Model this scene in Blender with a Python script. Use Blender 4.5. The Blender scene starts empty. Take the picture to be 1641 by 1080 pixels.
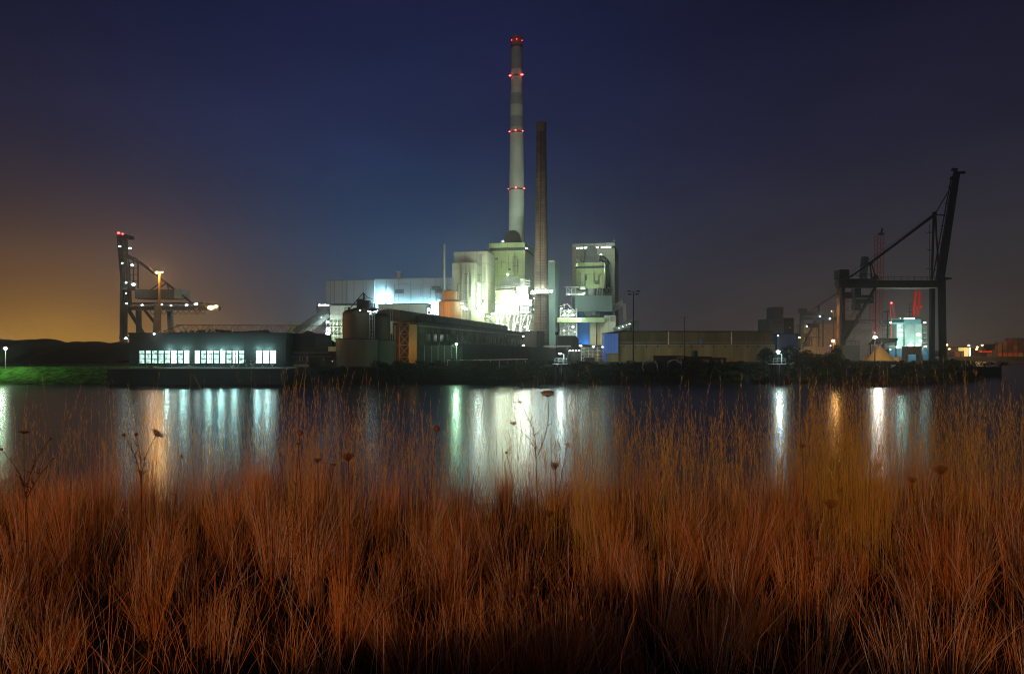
import bpy, math, random
import numpy as np
from mathutils import Vector
random.seed(7)
R = random.random
U = random.uniform
sc = bpy.context.scene
col = sc.collection
# ------------------------------------------------------------------ camera
F = 1094.0            # focal length in photo pixels (1641 wide)
HOR = 560.0           # horizon row
CAMZ = 8.0
cd = bpy.data.cameras.new('camera'); cam = bpy.data.objects.new('camera', cd); col.objects.link(cam)
cam.location = (0, 0, CAMZ); cam.rotation_euler = (math.radians(90), 0, 0)
cd.sensor_width = 36; cd.lens = 36 * F / 1641; cd.shift_y = 20 / 1641
cd.clip_start = 0.2; cd.clip_end = 6000
sc.camera = cam
sc.view_settings.view_transform = 'Standard'; sc.view_settings.look = 'None'
sc.view_settings.exposure = 0; sc.view_settings.gamma = 1
sc.cycles.use_denoising = True
sc.cycles.max_bounces = 6; sc.cycles.diffuse_bounces = 2; sc.cycles.glossy_bounces = 3
sc.cycles.transmission_bounces = 2; sc.cycles.volume_bounces = 0
sc.cycles.sample_clamp_indirect = 6; sc.cycles.sample_clamp_direct = 0
sc.cycles.volume_step_rate = 1; sc.cycles.filter_width = 1.05

# ------------------------------------------------------------------ sky (night, lit from below by the city)
w = bpy.data.worlds.new('World'); sc.world = w; w.use_nodes = True
nt = w.node_tree; N = nt.nodes; L = nt.links
for n in list(N): N.remove(n)
out = N.new('ShaderNodeOutputWorld')
geo = N.new('ShaderNodeTexCoord')
sep = N.new('ShaderNodeSeparateXYZ'); L.new(geo.outputs['Generated'], sep.inputs[0])
def mth(op, a, b=None, clamp=False):
    m = N.new('ShaderNodeMath'); m.operation = op; m.use_clamp = clamp
    for i, v in enumerate((a, b)):
        if v is None: continue
        if isinstance(v, (int, float)): m.inputs[i].default_value = v
        else: L.new(v, m.inputs[i])
    return m.outputs[0]
az = mth('ARCTAN2', sep.outputs[0], sep.outputs[1])
el = mth('ARCSINE', sep.outputs[2])
ramp = N.new('ShaderNodeValToRGB')
L.new(mth('DIVIDE', el, 1.5708, True), ramp.inputs[0])
cr = ramp.color_ramp
stops = [(0.0, (.049, .039, .031)), (.035, (.047, .038, .033)), (.09, (.034, .030, .034)), (.17, (.019, .017, .032)),
         (.27, (.009, .0085, .022)), (.45, (.005, .005, .014)), (1, (.003, .003, .010))]
while len(cr.elements) < len(stops): cr.elements.new(.5)
for e, (p, c) in zip(cr.elements, stops): e.position = p; e.color = (*c, 1)
def glow(a0, e0, sa, se, c):
    da = mth('DIVIDE', mth('SUBTRACT', az, a0), sa); de = mth('DIVIDE', mth('SUBTRACT', el, e0), se)
    g = mth('EXPONENT', mth('MULTIPLY', mth('ADD', mth('MULTIPLY', da, da), mth('MULTIPLY', de, de)), -1.0))
    mx = N.new('ShaderNodeVectorMath'); mx.operation = 'SCALE'; mx.inputs[0].default_value = c
    L.new(g, mx.inputs['Scale']); return mx.outputs[0]
def add(a, b):
    v = N.new('ShaderNodeVectorMath'); v.operation = 'ADD'; L.new(a, v.inputs[0]); L.new(b, v.inputs[1]); return v.outputs[0]
s = ramp.outputs[0]
s = add(s, glow(-.60, -.01, .23, .130, (.225, .088, -.004)))
s = add(s, glow(-.56, -.01, .13, .055, (.27, .145, .012)))
s = add(s, glow(-.15, .13, .26, .14, (-.010, .020, .054)))
s = add(s, glow(-.15, .04, .20, .06, (-.006, .014, .024)))
s = add(s, glow(-.20, .32, .42, .24, (.003, .008, .040)))
s = add(s, glow(.42, -.02, .4, .10, (.016, .008, .004)))
s = add(s, glow(.2, .22, .5, .2, (-.002, -.001, .005)))
# faint cloud structure
nz = N.new('ShaderNodeTexNoise'); nz.inputs['Scale'].default_value = 3.0; nz.inputs['Detail'].default_value = 5
mp = N.new('ShaderNodeMapping'); mp.inputs['Scale'].default_value = (.8, 1, 2.4); mp.inputs['Rotation'].default_value = (0, -.75, 0)
L.new(geo.outputs['Generated'], mp.inputs[0]); L.new(mp.outputs[0], nz.inputs[0])
mr = N.new('ShaderNodeMapRange'); mr.inputs[1].default_value = .3; mr.inputs[2].default_value = .7; mr.inputs[3].default_value = .82; mr.inputs[4].default_value = 1.16
L.new(nz.outputs[0], mr.inputs[0])
sv = N.new('ShaderNodeVectorMath'); sv.operation = 'SCALE'; L.new(s, sv.inputs[0]); L.new(mr.outputs[0], sv.inputs['Scale'])
bg = N.new('ShaderNodeBackground'); L.new(sv.outputs[0], bg.inputs[0]); bg.inputs[1].default_value = 1.0
sky = N.new('ShaderNodeTexSky'); sky.sky_type = 'NISHITA'; sky.sun_disc = False
sky.sun_elevation = math.radians(-8); sky.sun_rotation = math.radians(200)
bg2 = N.new('ShaderNodeBackground'); L.new(sky.outputs[0], bg2.inputs[0]); bg2.inputs[1].default_value = .05
ash = N.new('ShaderNodeAddShader'); L.new(bg.outputs[0], ash.inputs[0]); L.new(bg2.outputs[0], ash.inputs[1])
L.new(ash.outputs[0], out.inputs[0])
w.cycles.sampling_method = 'MANUAL'; w.cycles.sample_map_resolution = 256

# the sodium light of the town behind the camera, low and warm
sl = bpy.data.lights.new('sun', 'SUN'); so = bpy.data.objects.new('sun', sl); col.objects.link(so)
sl.energy = .34; sl.color = (1, .66, .42); sl.angle = math.radians(3)
d = Vector((.42, 1.0, -.20)).normalized()
so.rotation_euler = d.to_track_quat('-Z', 'Y').to_euler()

# ------------------------------------------------------------------ helpers
def P(px, py, Y): return Vector(((px - 820.5) * Y / F, Y, CAMZ + (HOR - py) * Y / F))
def X(px, Y): return (px - 820.5) * Y / F
def Z(py, Y): return CAMZ + (HOR - py) * Y / F
def S(n, Y): return n * Y / F

def mat(name, c, rough=.8, metal=0, var=.25, scale=.6, lines=None, emit=None, es=1, spec=.3, bump=0, streak=False):
    m = bpy.data.materials.new(name); m.use_nodes = True
    t = m.node_tree; n = t.nodes; l = t.links; b = n['Principled BSDF']
    b.inputs['Roughness'].default_value = rough; b.inputs['Metallic'].default_value = metal
    b.inputs['Specular IOR Level'].default_value = spec
    tc = n.new('ShaderNodeTexCoord')
    no = n.new('ShaderNodeTexNoise'); no.inputs['Scale'].default_value = scale; no.inputs['Detail'].default_value = 6
    if streak:
        mp = n.new('ShaderNodeMapping'); mp.inputs['Scale'].default_value = (1, 1, .12)
        l.new(tc.outputs['Object'], mp.inputs[0]); l.new(mp.outputs[0], no.inputs[0])
    else: l.new(tc.outputs['Object'], no.inputs[0])
    r = n.new('ShaderNodeMapRange'); r.inputs[1].default_value = .3; r.inputs[2].default_value = .7
    r.inputs[3].default_value = 1 - var; r.inputs[4].default_value = 1 + var * .6
    l.new(no.outputs[0], r.inputs[0])
    sc_ = n.new('ShaderNodeVectorMath'); sc_.operation = 'SCALE'; sc_.inputs[0].default_value = c[:3]
    l.new(r.outputs[0], sc_.inputs['Scale']); o = sc_.outputs[0]
    if lines:                                   # panel seams (w, h, darkness)
        sx = n.new('ShaderNodeSeparateXYZ'); l.new(tc.outputs['Object'], sx.inputs[0])
        ad = n.new('ShaderNodeMath'); ad.operation = 'ADD'; l.new(sx.outputs[0], ad.inputs[0]); l.new(sx.outputs[1], ad.inputs[1])
        cb = n.new('ShaderNodeCombineXYZ'); l.new(ad.outputs[0], cb.inputs[0]); l.new(sx.outputs[2], cb.inputs[1])
        bk = n.new('ShaderNodeTexBrick'); bk.offset = 0; bk.inputs['Scale'].default_value = 1
        bk.inputs['Brick Width'].default_value = lines[0]; bk.inputs['Row Height'].default_value = lines[1]
        bk.inputs['Mortar Size'].default_value = lines[3] if len(lines) > 3 else .12
        bk.inputs['Mortar Smooth'].default_value = .3
        bk.inputs['Color1'].default_value = (1, 1, 1, 1); bk.inputs['Color2'].default_value = (.86, .86, .86, 1)
        bk.inputs['Mortar'].default_value = (lines[2],) * 3 + (1,)
        l.new(cb.outputs[0], bk.inputs[0])
        mu = n.new('ShaderNodeVectorMath'); mu.operation = 'MULTIPLY'; l.new(o, mu.inputs[0]); l.new(bk.outputs[0], mu.inputs[1]); o = mu.outputs[0]
    l.new(o, b.inputs['Base Color'])
    if bump:
        bp = n.new('ShaderNodeBump'); bp.inputs['Strength'].default_value = bump; l.new(no.outputs[0], bp.inputs['Height']); l.new(bp.outputs[0], b.inputs['Normal'])
    if emit:
        b.inputs['Emission Color'].default_value = (*emit, 1); b.inputs['Emission Strength'].default_value = es
    return m
def emis(name, c, s, sample=False):
    m = bpy.data.materials.new(name); m.use_nodes = True
    n = m.node_tree.nodes; b = n['Principled BSDF']; b.inputs['Base Color'].default_value = (.3, .3, .3, 1)
    b.inputs['Emission Color'].default_value = (*c, 1); b.inputs['Emission Strength'].default_value = s
    m.cycles.emission_sampling = 'AUTO' if sample else 'NONE'
    return m

M = {}
M['panel'] = mat('metal_panel', (.55, .58, .52), .6, var=.10, scale=.05, lines=(6, 12, .66, .32))
M['panel_blue'] = mat('metal_panel_blue_grey', (.40, .46, .48), .6, var=.10, scale=.05, lines=(7, 60, .66, .32))
M['panel_green'] = mat('metal_panel_pale_green', (.42, .54, .29), .6, var=.10, scale=.06, lines=(4.5, 9, .74, .28))
M['panel_beige'] = mat('metal_panel_beige', (.40, .43, .33), .6, var=.10, scale=.06, lines=(9, 14, .74, .28))
M['band'] = mat('dark_band', (.06, .09, .09), .5, lines=(4, 20, .6))
M['grey'] = mat('painted_grey_steel', (.22, .25, .25), .6, var=.2, scale=.3)
M['duct'] = mat('duct_grey', (.10, .125, .125), .55, var=.25, scale=.2)
M['lightsteel'] = mat('light_painted_steel', (.55, .58, .55), .5, var=.15)
M['conc'] = mat('stack_concrete', (.34, .37, .34), .9, var=.15, scale=.08, lines=(400, 7, .85, .15))
M['concdark'] = mat('stack_dark_band', (.17, .18, .20), .9, var=.15, scale=.08)
M['stackhead'] = mat('stack_red_head', (.16, .07, .07), .9, var=.15, scale=.08)
M['brick'] = mat('chimney_brick', (.20, .165, .115), .95, var=.35, scale=.35, lines=(1.6, .9, .45, .16))
M['brickcap'] = mat('chimney_cap', (.09, .08, .06), .95, var=.3)
M['oldconc'] = mat('weathered_concrete', (.115, .105, .062), .95, var=.45, scale=.25, lines=(6, 50, .6, .16), streak=True)
M['oldconc2'] = mat('weathered_render', (.20, .18, .10), .95, var=.4, scale=.3, lines=(7.5, 50, .65, .12), streak=True)
M['dirt'] = mat('dirty_dark_wall', (.045, .042, .034), .95, var=.4, scale=.4, lines=(4, 3, .6, .1), streak=True)
M['silo'] = mat('silo_concrete', (.085, .07, .05), .9, var=.35, scale=.35, streak=True)
M['silo2'] = mat('silo_base_concrete', (.11, .10, .082), .9, var=.25, scale=.3, streak=True)
M['tank'] = mat('tank_cladding', (.46, .36, .18), .6, var=.12, scale=.1, lines=(1.6, 60, .7, .12))
M['blue'] = mat('blue_cladding', (.05, .15, .62), .5, var=.08, lines=(1.2, 60, .7, .1))
M['blue2'] = mat('blue_panel', (.05, .22, .50), .5, var=.12, lines=(3, 60, .8, .1))
M['black'] = mat('dark_crane_steel', (.009, .009, .013), .6, var=.3)
M['black2'] = mat('dark_steel', (.014, .014, .016), .6, var=.3)
M['cranegrey'] = mat('crane_grey_steel', (.028, .032, .036), .6, var=.3)
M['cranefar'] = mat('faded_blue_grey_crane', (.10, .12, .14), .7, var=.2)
M['red'] = mat('red_crane_steel', (.55, .05, .03), .5, var=.2)
M['rust'] = mat('rusty_steel', (.20, .11, .055), .8, var=.4)
M['glass'] = mat('dark_glass', (.02, .03, .03), .15, spec=.5)
M['ware'] = mat('warehouse_cladding', (.024, .028, .030), .8, var=.25, scale=.3, lines=(5, 40, .6, .1), streak=True)
M['roof'] = mat('bitumen_roof', (.03, .03, .03), .95, var=.3)
M['coal'] = mat('coal', (.022, .018, .014), .95, var=.5, scale=.12, bump=.5)
M['sand'] = mat('sand', (.50, .27, .06), .95, var=.15, scale=.8)
M['soil'] = mat('dark_soil', (.03, .028, .018), 1, var=.5, scale=.8, bump=.3)
M['asph'] = mat('yard_asphalt', (.016, .017, .013), .9, var=.3, scale=.2)
M['lawn'] = mat('green_bank_grass', (.06, .19, .02), 1, var=.95, scale=.8, bump=1)
M['quay'] = mat('quay_sheet_pile', (.006, .020, .032), .7, var=.5, scale=.2, lines=(1.2, 40, .8, .25), streak=True)  # blue of glow and haze put into the wall's own colour
M['leaf'] = mat('bush_leaves', (.022, .032, .012), .9, var=.5, scale=2)
M['leafg'] = mat('tree_leaves', (.05, .09, .02), .8, var=.5, scale=2)
M['bark'] = mat('bark', (.05, .04, .03), 1, var=.4, scale=3)
M['hull'] = mat('blue_hull', (.05, .10, .17), .5, var=.15)
M['shipwhite'] = mat('ship_white_green', (.45, .55, .50), .5, var=.1)
M['pipewhite'] = mat('white_pipe', (.6, .6, .55), .5)
M['wall_orange'] = mat('ochre_render', (.36, .24, .10), .9, var=.4, scale=.35, streak=True)

GW, CW, OR, RD, BL = (.80, 1.0, .88), (.62, .88, 1.0), (1.0, .50, .14), (1.0, .05, .04), (.45, .85, 1.0)
E = {'white': emis('lamp_glow_white', (.9, 1, .95), 12), 'cyan': emis('lamp_glow_cyan', CW, 14), 'orange': emis('lamp_glow_sodium', (1, .6, .22), 12),
     'red': emis('lamp_glow_red', (1, .05, .05), 14), 'green': emis('lamp_glow_green', (.6, 1, .75), 10), 'soft': emis('lamp_glow_soft', (.85, 1, .9), 3),
     'violet': emis('lamp_glow_violet', (.6, .4, 1), 6)}

def tag(o, label=None, cat=None, group=None, kind=None):
    if label: o['label'] = label
    if cat: o['category'] = cat
    if group: o['group'] = group
    if kind: o['kind'] = kind
    return o
def thing(name, loc, label, cat, group=None):
    o = bpy.data.objects.new(name, None); col.objects.link(o); o.location = loc; o.empty_display_size = .5
    return tag(o, label, cat, group)
def root(o):
    while o.parent: o = o.parent
    return o
class MB:
    def __init__(s): s.v = []; s.f = []
    def add(s, vs, fs):
        k = len(s.v); s.v += [tuple(v) for v in vs]; s.f += [tuple(i + k for i in f) for f in fs]; return s
    def extr(s, poly, z0, z1):
        n = len(poly); a = sum(poly[i][0] * poly[(i + 1) % n][1] - poly[(i + 1) % n][0] * poly[i][1] for i in range(n))
        if a < 0: poly = poly[::-1]
        zt = z1 if isinstance(z1, (list, tuple)) else [z1] * n
        if a < 0: zt = list(zt)[::-1]
        vs = [(p[0], p[1], z0) for p in poly] + [(p[0], p[1], z) for p, z in zip(poly, zt)]
        return s.add(vs, [tuple(range(n))[::-1], tuple(range(n, 2 * n))] + [(i, (i + 1) % n, n + (i + 1) % n, n + i) for i in range(n)])
    def box(s, x0, x1, y0, y1, z0, z1): return s.extr([(x0, y0), (x1, y0), (x1, y1), (x0, y1)], z0, z1)
    def pxbox(s, px0, px1, Y, D, py0, py1):    # frontal box whose front face spans these picture columns and rows at depth Y
        return s.box(X(px0, Y), X(px1, Y), Y, Y + D, Z(py1, Y), Z(py0, Y))
    def beam(s, p, q, w, h=None):
        h = h or w; p = Vector(p); q = Vector(q); d = (q - p)
        if d.length < 1e-6: return s
        d.normalize(); up = Vector((0, 0, 1)) if abs(d.z) < .95 else Vector((0, 1, 0))
        a = d.cross(up).normalized() * w / 2; b = d.cross(a).normalized() * h / 2
        vs = [p + a + b, p - a + b, p - a - b, p + a - b, q + a + b, q - a + b, q - a - b, q + a - b]
        return s.add(vs, [(0, 1, 2, 3), (7, 6, 5, 4), (0, 4, 5, 1), (1, 5, 6, 2), (2, 6, 7, 3), (3, 7, 4, 0)])
    def tube(s, p, q, r0, r1=None, n=12, cap=True):
        r1 = r0 if r1 is None else r1; p = Vector(p); q = Vector(q); d = (q - p).normalized()
        up = Vector((0, 0, 1)) if abs(d.z) < .95 else Vector((0, 1, 0))
        a = d.cross(up).normalized(); b = d.cross(a)
        vs = []
        for c, r in ((p, r0), (q, r1)):
            for i in range(n):
                t = 2 * math.pi * i / n; vs.append(c + a * math.cos(t) * r + b * math.sin(t) * r)
        fs = [(i, (i + 1) % n, n + (i + 1) % n, n + i) for i in range(n)]
        if cap: fs += [tuple(range(n))[::-1], tuple(range(n, 2 * n))]
        return s.add(vs, fs)
    def lathe(s, x, y, prof, n=32):
        vs = []
        for r, z in prof:
            for i in range(n):
                t = 2 * math.pi * i / n; vs.append((x + r * math.cos(t), y + r * math.sin(t), z))
        fs = []
        for k in range(len(prof) - 1):
            for i in range(n):
                j = (i + 1) % n; fs.append((k * n + i, k * n + j, (k + 1) * n + j, (k + 1) * n + i))
        fs.append(tuple(range(n))[::-1]); fs.append(tuple((len(prof) - 1) * n + i for i in range(n)))
        return s.add(vs, fs)
    def ball(s, c, r, n=8, m=5, sq=(1, 1, 1)):
        vs = [(c[0], c[1], c[2] - r * sq[2])]
        for k in range(1, m):
            ph = math.pi * k / m - math.pi / 2
            for i in range(n):
                t = 2 * math.pi * i / n; vs.append((c[0] + r * sq[0] * math.cos(ph) * math.cos(t), c[1] + r * sq[1] * math.cos(ph) * math.sin(t), c[2] + r * sq[2] * math.sin(ph)))
        vs.append((c[0], c[1], c[2] + r * sq[2])); top = len(vs) - 1
        fs = [(0, 1 + (i + 1) % n, 1 + i) for i in range(n)]
        for k in range(m - 2):
            for i in range(n):
                j = (i + 1) % n; fs.append((1 + k * n + i, 1 + k * n + j, 1 + (k + 1) * n + j, 1 + (k + 1) * n + i))
        fs += [(1 + (m - 2) * n + i, 1 + (m - 2) * n + (i + 1) % n, top) for i in range(n)]
        return s.add(vs, fs)
    def truss(s, p, q, h, w, n, r=.12, dz=Vector((0, 0, 1))):   # box lattice between two points, height h up, depth w sideways
        p = Vector(p); q = Vector(q); d = (q - p).normalized(); sd = d.cross(dz).normalized() * w; up = dz * h
        for o in (Vector(), sd):
            s.beam(p + o, q + o, r * 1.5); s.beam(p + o + up, q + o + up, r * 1.5)
            for i in range(n):
                a = p.lerp(q, i / n) + o; b = p.lerp(q, (i + 1) / n) + o
                if i % 2: s.beam(a, b + up, r)
                else: s.beam(a + up, b, r)
                s.beam(a, a + up, r * .7)
            s.beam(q + o, q + o + up, r)
        for i in range(n + 1):
            a = p.lerp(q, i / n); s.beam(a, a + sd, r * .7); s.beam(a + up, a + up + sd, r * .7)
        return s
    def rail(s, pts, h=1.1, step=2.5, r=.05):
        for a, b in zip(pts[:-1], pts[1:]):
            a = Vector(a); b = Vector(b); up = Vector((0, 0, h)); n = max(1, int((b - a).length / step))
            s.beam(a + up, b + up, r * 1.4); s.beam(a + up * .5, b + up * .5, r)
            for i in range(n + 1):
                c = a.lerp(b, i / n); s.beam(c, c + up, r)
        return s
    def build(s, name, m, parent=None, label=None, cat=None, group=None, kind=None, smooth=False, origin=None):
        me = bpy.data.meshes.new(name); v = np.array(s.v, dtype=np.float64)
        o0 = root(parent).location if parent else None
        if o0 is None:
            if origin is None: o0 = Vector(((v[:, 0].min() + v[:, 0].max()) / 2, (v[:, 1].min() + v[:, 1].max()) / 2, v[:, 2].min()))
            else: o0 = Vector(origin)
        v = v - np.array(o0)
        me.from_pydata(v.tolist(), [], s.f); me.update()
        if smooth: me.polygons.foreach_set('use_smooth', [True] * len(me.polygons))
        me.materials.append(m)
        o = bpy.data.objects.new(name, me); col.objects.link(o)
        if parent: o.parent = parent
        else: o.location = o0
        return tag(o, label, cat, group, kind)
LS = 1.0
def light(p, energy, c, r=.5, spot=None, aim=None, blend=.6):
    energy *= LS
    if spot is None: spot = 165; aim = Vector(p) + Vector((0, 10, 0)); blend = .35       # added fill without a lamp: brightens the wall behind it, not the water
    elif spot == 'all': spot = None
    ld = bpy.data.lights.new('lamp_or_fill_light', 'SPOT' if spot else 'POINT'); o = bpy.data.objects.new('lamp_or_fill_light', ld); col.objects.link(o)
    ld.energy = energy; ld.color = c; ld.shadow_soft_size = r; o.location = p
    if spot:
        ld.spot_size = math.radians(spot); ld.spot_blend = blend
        o.rotation_euler = (Vector(aim) - Vector(p)).to_track_quat('-Z', 'Y').to_euler()
    return o
def lamp(parent, p, r, m, energy=0, c=GW, name='lamp', fwd=1.2):
    """glowing lamp glass (child of the thing) and its light just in front of it"""
    p = Vector(p); o = MB().ball(p, r * .82 * U(.8, 1.15), 10, 6, (U(1, 1.5), .7, U(.6, .9))).build(name, E[m], parent, smooth=True)
    if energy: light(p + Vector((0, -r * .7 - fwd, -r * .3)), energy, c, r, 'all')
    return o
# rotated plant boxes: front face runs from pxA to the near corner pxB, side face from pxB to pxC
def qbox(pxA, pxB, pxC, YB, deg=12, W=None):
    c, s_ = math.cos(math.radians(deg)), math.sin(math.radians(deg))
    kA, kB, kC = [(p - 820.5) / F for p in (pxA, pxB, pxC)]
    B = Vector((kB * YB, YB)); Ln = (B.x - kA * YB) / (c + kA * s_)
    if W is None: W = (kC * YB - B.x) / (s_ - kC * c)
    u = Vector((c, -s_)); v = Vector((s_, c)); A = B - u * Ln
    return dict(A=A, B=B, C=B + v * W, D=A + v * W, u=u, v=v, L=Ln, W=W, Y=YB)
def qpoly(q, off=0.0, a=0.0, b=1.0, d=None):     # footprint: along the front from a to b (0..1), pushed outwards by off, depth d
    A = q['A'] + q['u'] * q['L'] * a - q['v'] * off; B = q['A'] + q['u'] * q['L'] * b - q['v'] * off
    d = q['W'] if d is None else d
    return [tuple(A), tuple(B), tuple(B + q['v'] * (d + off)), tuple(A + q['v'] * (d + off))]
G0 = 3.5            # level of the far bank

# ------------------------------------------------------------------ setting
def sheet(name, m, xs, ys, fz, kind='structure', label=None, smooth=True):
    b = MB(); nx, ny = len(xs), len(ys)
    b.v = [(x, y, fz(x, y)) for y in ys for x in xs]
    b.f = [(j * nx + i, j * nx + i + 1, (j + 1) * nx + i + 1, (j + 1) * nx + i) for j in range(ny - 1) for i in range(nx - 1)]
    return b.build(name, m, kind=kind, smooth=smooth, origin=(0, 0, 0), label=label)
# water
wm = bpy.data.materials.new('harbour_water'); wm.use_nodes = True
n = wm.node_tree.nodes; l = wm.node_tree.links; b = n['Principled BSDF']
b.inputs['Base Color'].default_value = (.030, .029, .030, 1); b.inputs['Roughness'].default_value = .235; b.inputs['IOR'].default_value = 1.62
b.inputs['Specular IOR Level'].default_value = .85
tc = n.new('ShaderNodeTexCoord'); mp = n.new('ShaderNodeMapping'); mp.inputs['Scale'].default_value = (.55, 1.6, 1)
l.new(tc.outputs['Object'], mp.inputs[0])
no = n.new('ShaderNodeTexNoise'); no.inputs['Scale'].default_value = 2.2; no.inputs['Detail'].default_value = 5; l.new(mp.outputs[0], no.inputs[0])
bp = n.new('ShaderNodeBump'); bp.inputs['Strength'].default_value = .12; bp.inputs['Distance'].default_value = .05; l.new(no.outputs[0], bp.inputs['Height']); l.new(bp.outputs[0], b.inputs['Normal'])
sheet('water', wm, [-2500, -300, 0, 300, 2500], [12, 60, 150, 400, 1200, 4500], lambda x, y: 0.0)

def fgz(x, y):
    z = 6.4 + .10 * math.sin(x * .9 + 1) * math.cos(y * .7) + .05 * math.sin(x * 2.3 + y)
    if y > 6.5: z -= (y - 6.5) * .50
    if y > 20: z = min(z, 0 - (y - 20) * .1)
    if y < -1.5: z += 1.72 * min(1, (-1.5 - y) / 3.0) ** 1.3 + .12 * math.sin(x * 1.3)      # unseen rise added behind the camera to shade the near grass
    return z
gxs = list(np.linspace(-90, 90, 121)); gys = list(np.linspace(-14, 24, 60))
sheet('ground', M['soil'], gxs, gys, fgz)

def shore(x):
    return 158 + 1.5 * math.sin(x * .05) + .7 * math.sin(x * .21) + (0 if x < 95 else (x - 95) * .75)
def farz(x, y):
    t = (y - shore(x)) / 11.0
    if x > 127: return -2
    z = G0 * max(-.4, min(1, t))
    if 0 < t < 1.3: z += .35 * math.sin(x * .35 + y * .5) * math.sin(x * .13) 
    return z
fx = list(np.linspace(-420, 150, 230)); fy = list(np.linspace(154, 226, 49)) + [228, 240, 300, 400, 700, 1500]
def farz2(x, y):
    if y > 226 and x <= 127 + (y - 226) * .8 and x < 149: return G0
    if y > 226: return -2
    return farz(x, y)
sheet('terrain', M['asph'], fx, fy, farz2)
# far land with the container terminal
b = MB().extr([(196, 462), (2200, 462), (2200, 3000), (-2500, 3000), (-2500, 1400), (150, 1400), (196, 900)], -1, 3.0)
b.build('terminal_ground', M['asph'], kind='structure')
# green grassy bank on the left
def lawnz(x, y):
    t = (y - 157.0) / 8.5
    return G0 * max(-.05, min(1, t)) + .18 + .14 * math.sin(x * .8 + y * 1.3) + .10 * math.sin(x * 2.1 - y)
sheet('grass_slope', M['lawn'], list(np.linspace(-260, -88, 172)), list(np.linspace(156.5, 172, 28)), lawnz)
# quay
b = MB().box(X(176, 157), X(455, 157), 156.0, 175, -.6, 3.45)
b.build('quay', M['quay'], kind='structure')
b = MB().box(X(176, 157) - .1, X(455, 157) + .1, 155.8, 157, 3.45, 3.72)
b.build('quay_kerb', mat('quay_coping', (.12, .12, .11), .9), kind='structure')

# sodium street lamp on the road behind the photographer: it lights the grass
def road_lamp():
    x, y = -22, -44; z = 8.4
    t = thing('street_lamp', (x, y, z), 'sodium street lamp on the road behind the grass', 'street lamp')
    MB().tube((x, y, z), (x, y, z + 7.2), .09, .06, 10).beam((x, y, z + 7.2), (x + .5, y + 1.0, z + 7.4), .07).build('pole', M['grey'], t)
    MB().box(x + .3, x + .7, y + .7, y + 1.4, z + 7.4, z + 7.55).build('lamp_head', M['black2'], t)
    light((x + .5, y + 1.2, z + 7.2), ROADLAMP, (1, .50, .20), .35, 'all')
ROADLAMP = 33000
road_lamp()

# ------------------------------------------------------------------ tall stack
def stack():
    Y = 520; x = X(828, Y); g = G0
    t = thing('concrete_chimney', (x, Y, g), 'tallest chimney, pale tapering concrete with grey bands and red warning lights', 'chimney')
    def rr(py):            # radius by picture row
        return S(8.6 + (py - 60) * (13.2 - 8.6) / (400 - 60) if py > 150 else 8.6 + (py - 60) * .006, Y)
    def seg(p0, p1, m, name, e=0):
        rows = [p1 + (p0 - p1) * i / 6 for i in range(7)]
        MB().lathe(x, Y, [(rr(r_) + e, Z(r_, Y)) for r_ in rows], 48).build(name, m, t, smooth=False)
    rows = [580, 480, 400, 350, 300, 250, 214, 188.1]
    MB().lathe(x, Y, [(rr(r_), Z(r_, Y)) for r_ in rows], 48).build('shaft', M['conc'], t, smooth=True)
    seg(206, 188, M['concdark'], 'grey_band', .06); seg(188, 170, M['conc'], 'pale_band', .02); seg(170, 152, M['concdark'], 'grey_band', .06)
    seg(152, 113, M['conc'], 'pale_band', .02); seg(113, 76, M['concdark'], 'upper_shaft', .04); seg(76, 60, M['stackhead'], 'chimney_head', .3)
    for py in (76, 123, 213, 304):
        MB().lathe(x, Y, [(rr(py), Z(py + 1.6, Y)), (rr(py) + .45, Z(py + 1.4, Y)), (rr(py) + .45, Z(py + .8, Y)), (rr(py), Z(py + .8, Y))], 32).build('walkway', M['black2'], t)
    big = {123: (-.95, .75)}
    for py, ks in ((68, (-.75, 0, .8)), (123, (-.95, .75)), (213, (-.9, -.15, .75)), (304, (-.95, -.1, .85))):
        for k in ks:
            r_ = rr(py); a = math.asin(k); q = Vector((x + (r_ + 1.0) * k, Y - (r_ + 1.0) * math.cos(a), Z(py, Y)))
            lamp(t, q, 1.15 if py == 123 else (.42 if py == 68 else .62), 'red', 240 if py == 123 else 40, RD, 'warning_lamp')
stack()
for ax, bx_ in ((838, 828), (812, 828)):
    light(P(ax, 385, 492), 9000, (.78, 1, .72), .8, 70, P(bx_, 250, 520), .9)
light(P(712, 447, 470), 150000, (.80, 1, .80), .8, 60, P(828, 250, 520), .8); light(P(925, 390, 470), 120000, (.85, 1, .80), .8, 60, P(828, 230, 520), .8)
light(P(822, 376, 496), 6000, (.8, 1, .75), .8); light(P(838, 340, 500), 3000, (.8, 1, .75), .8)
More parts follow.
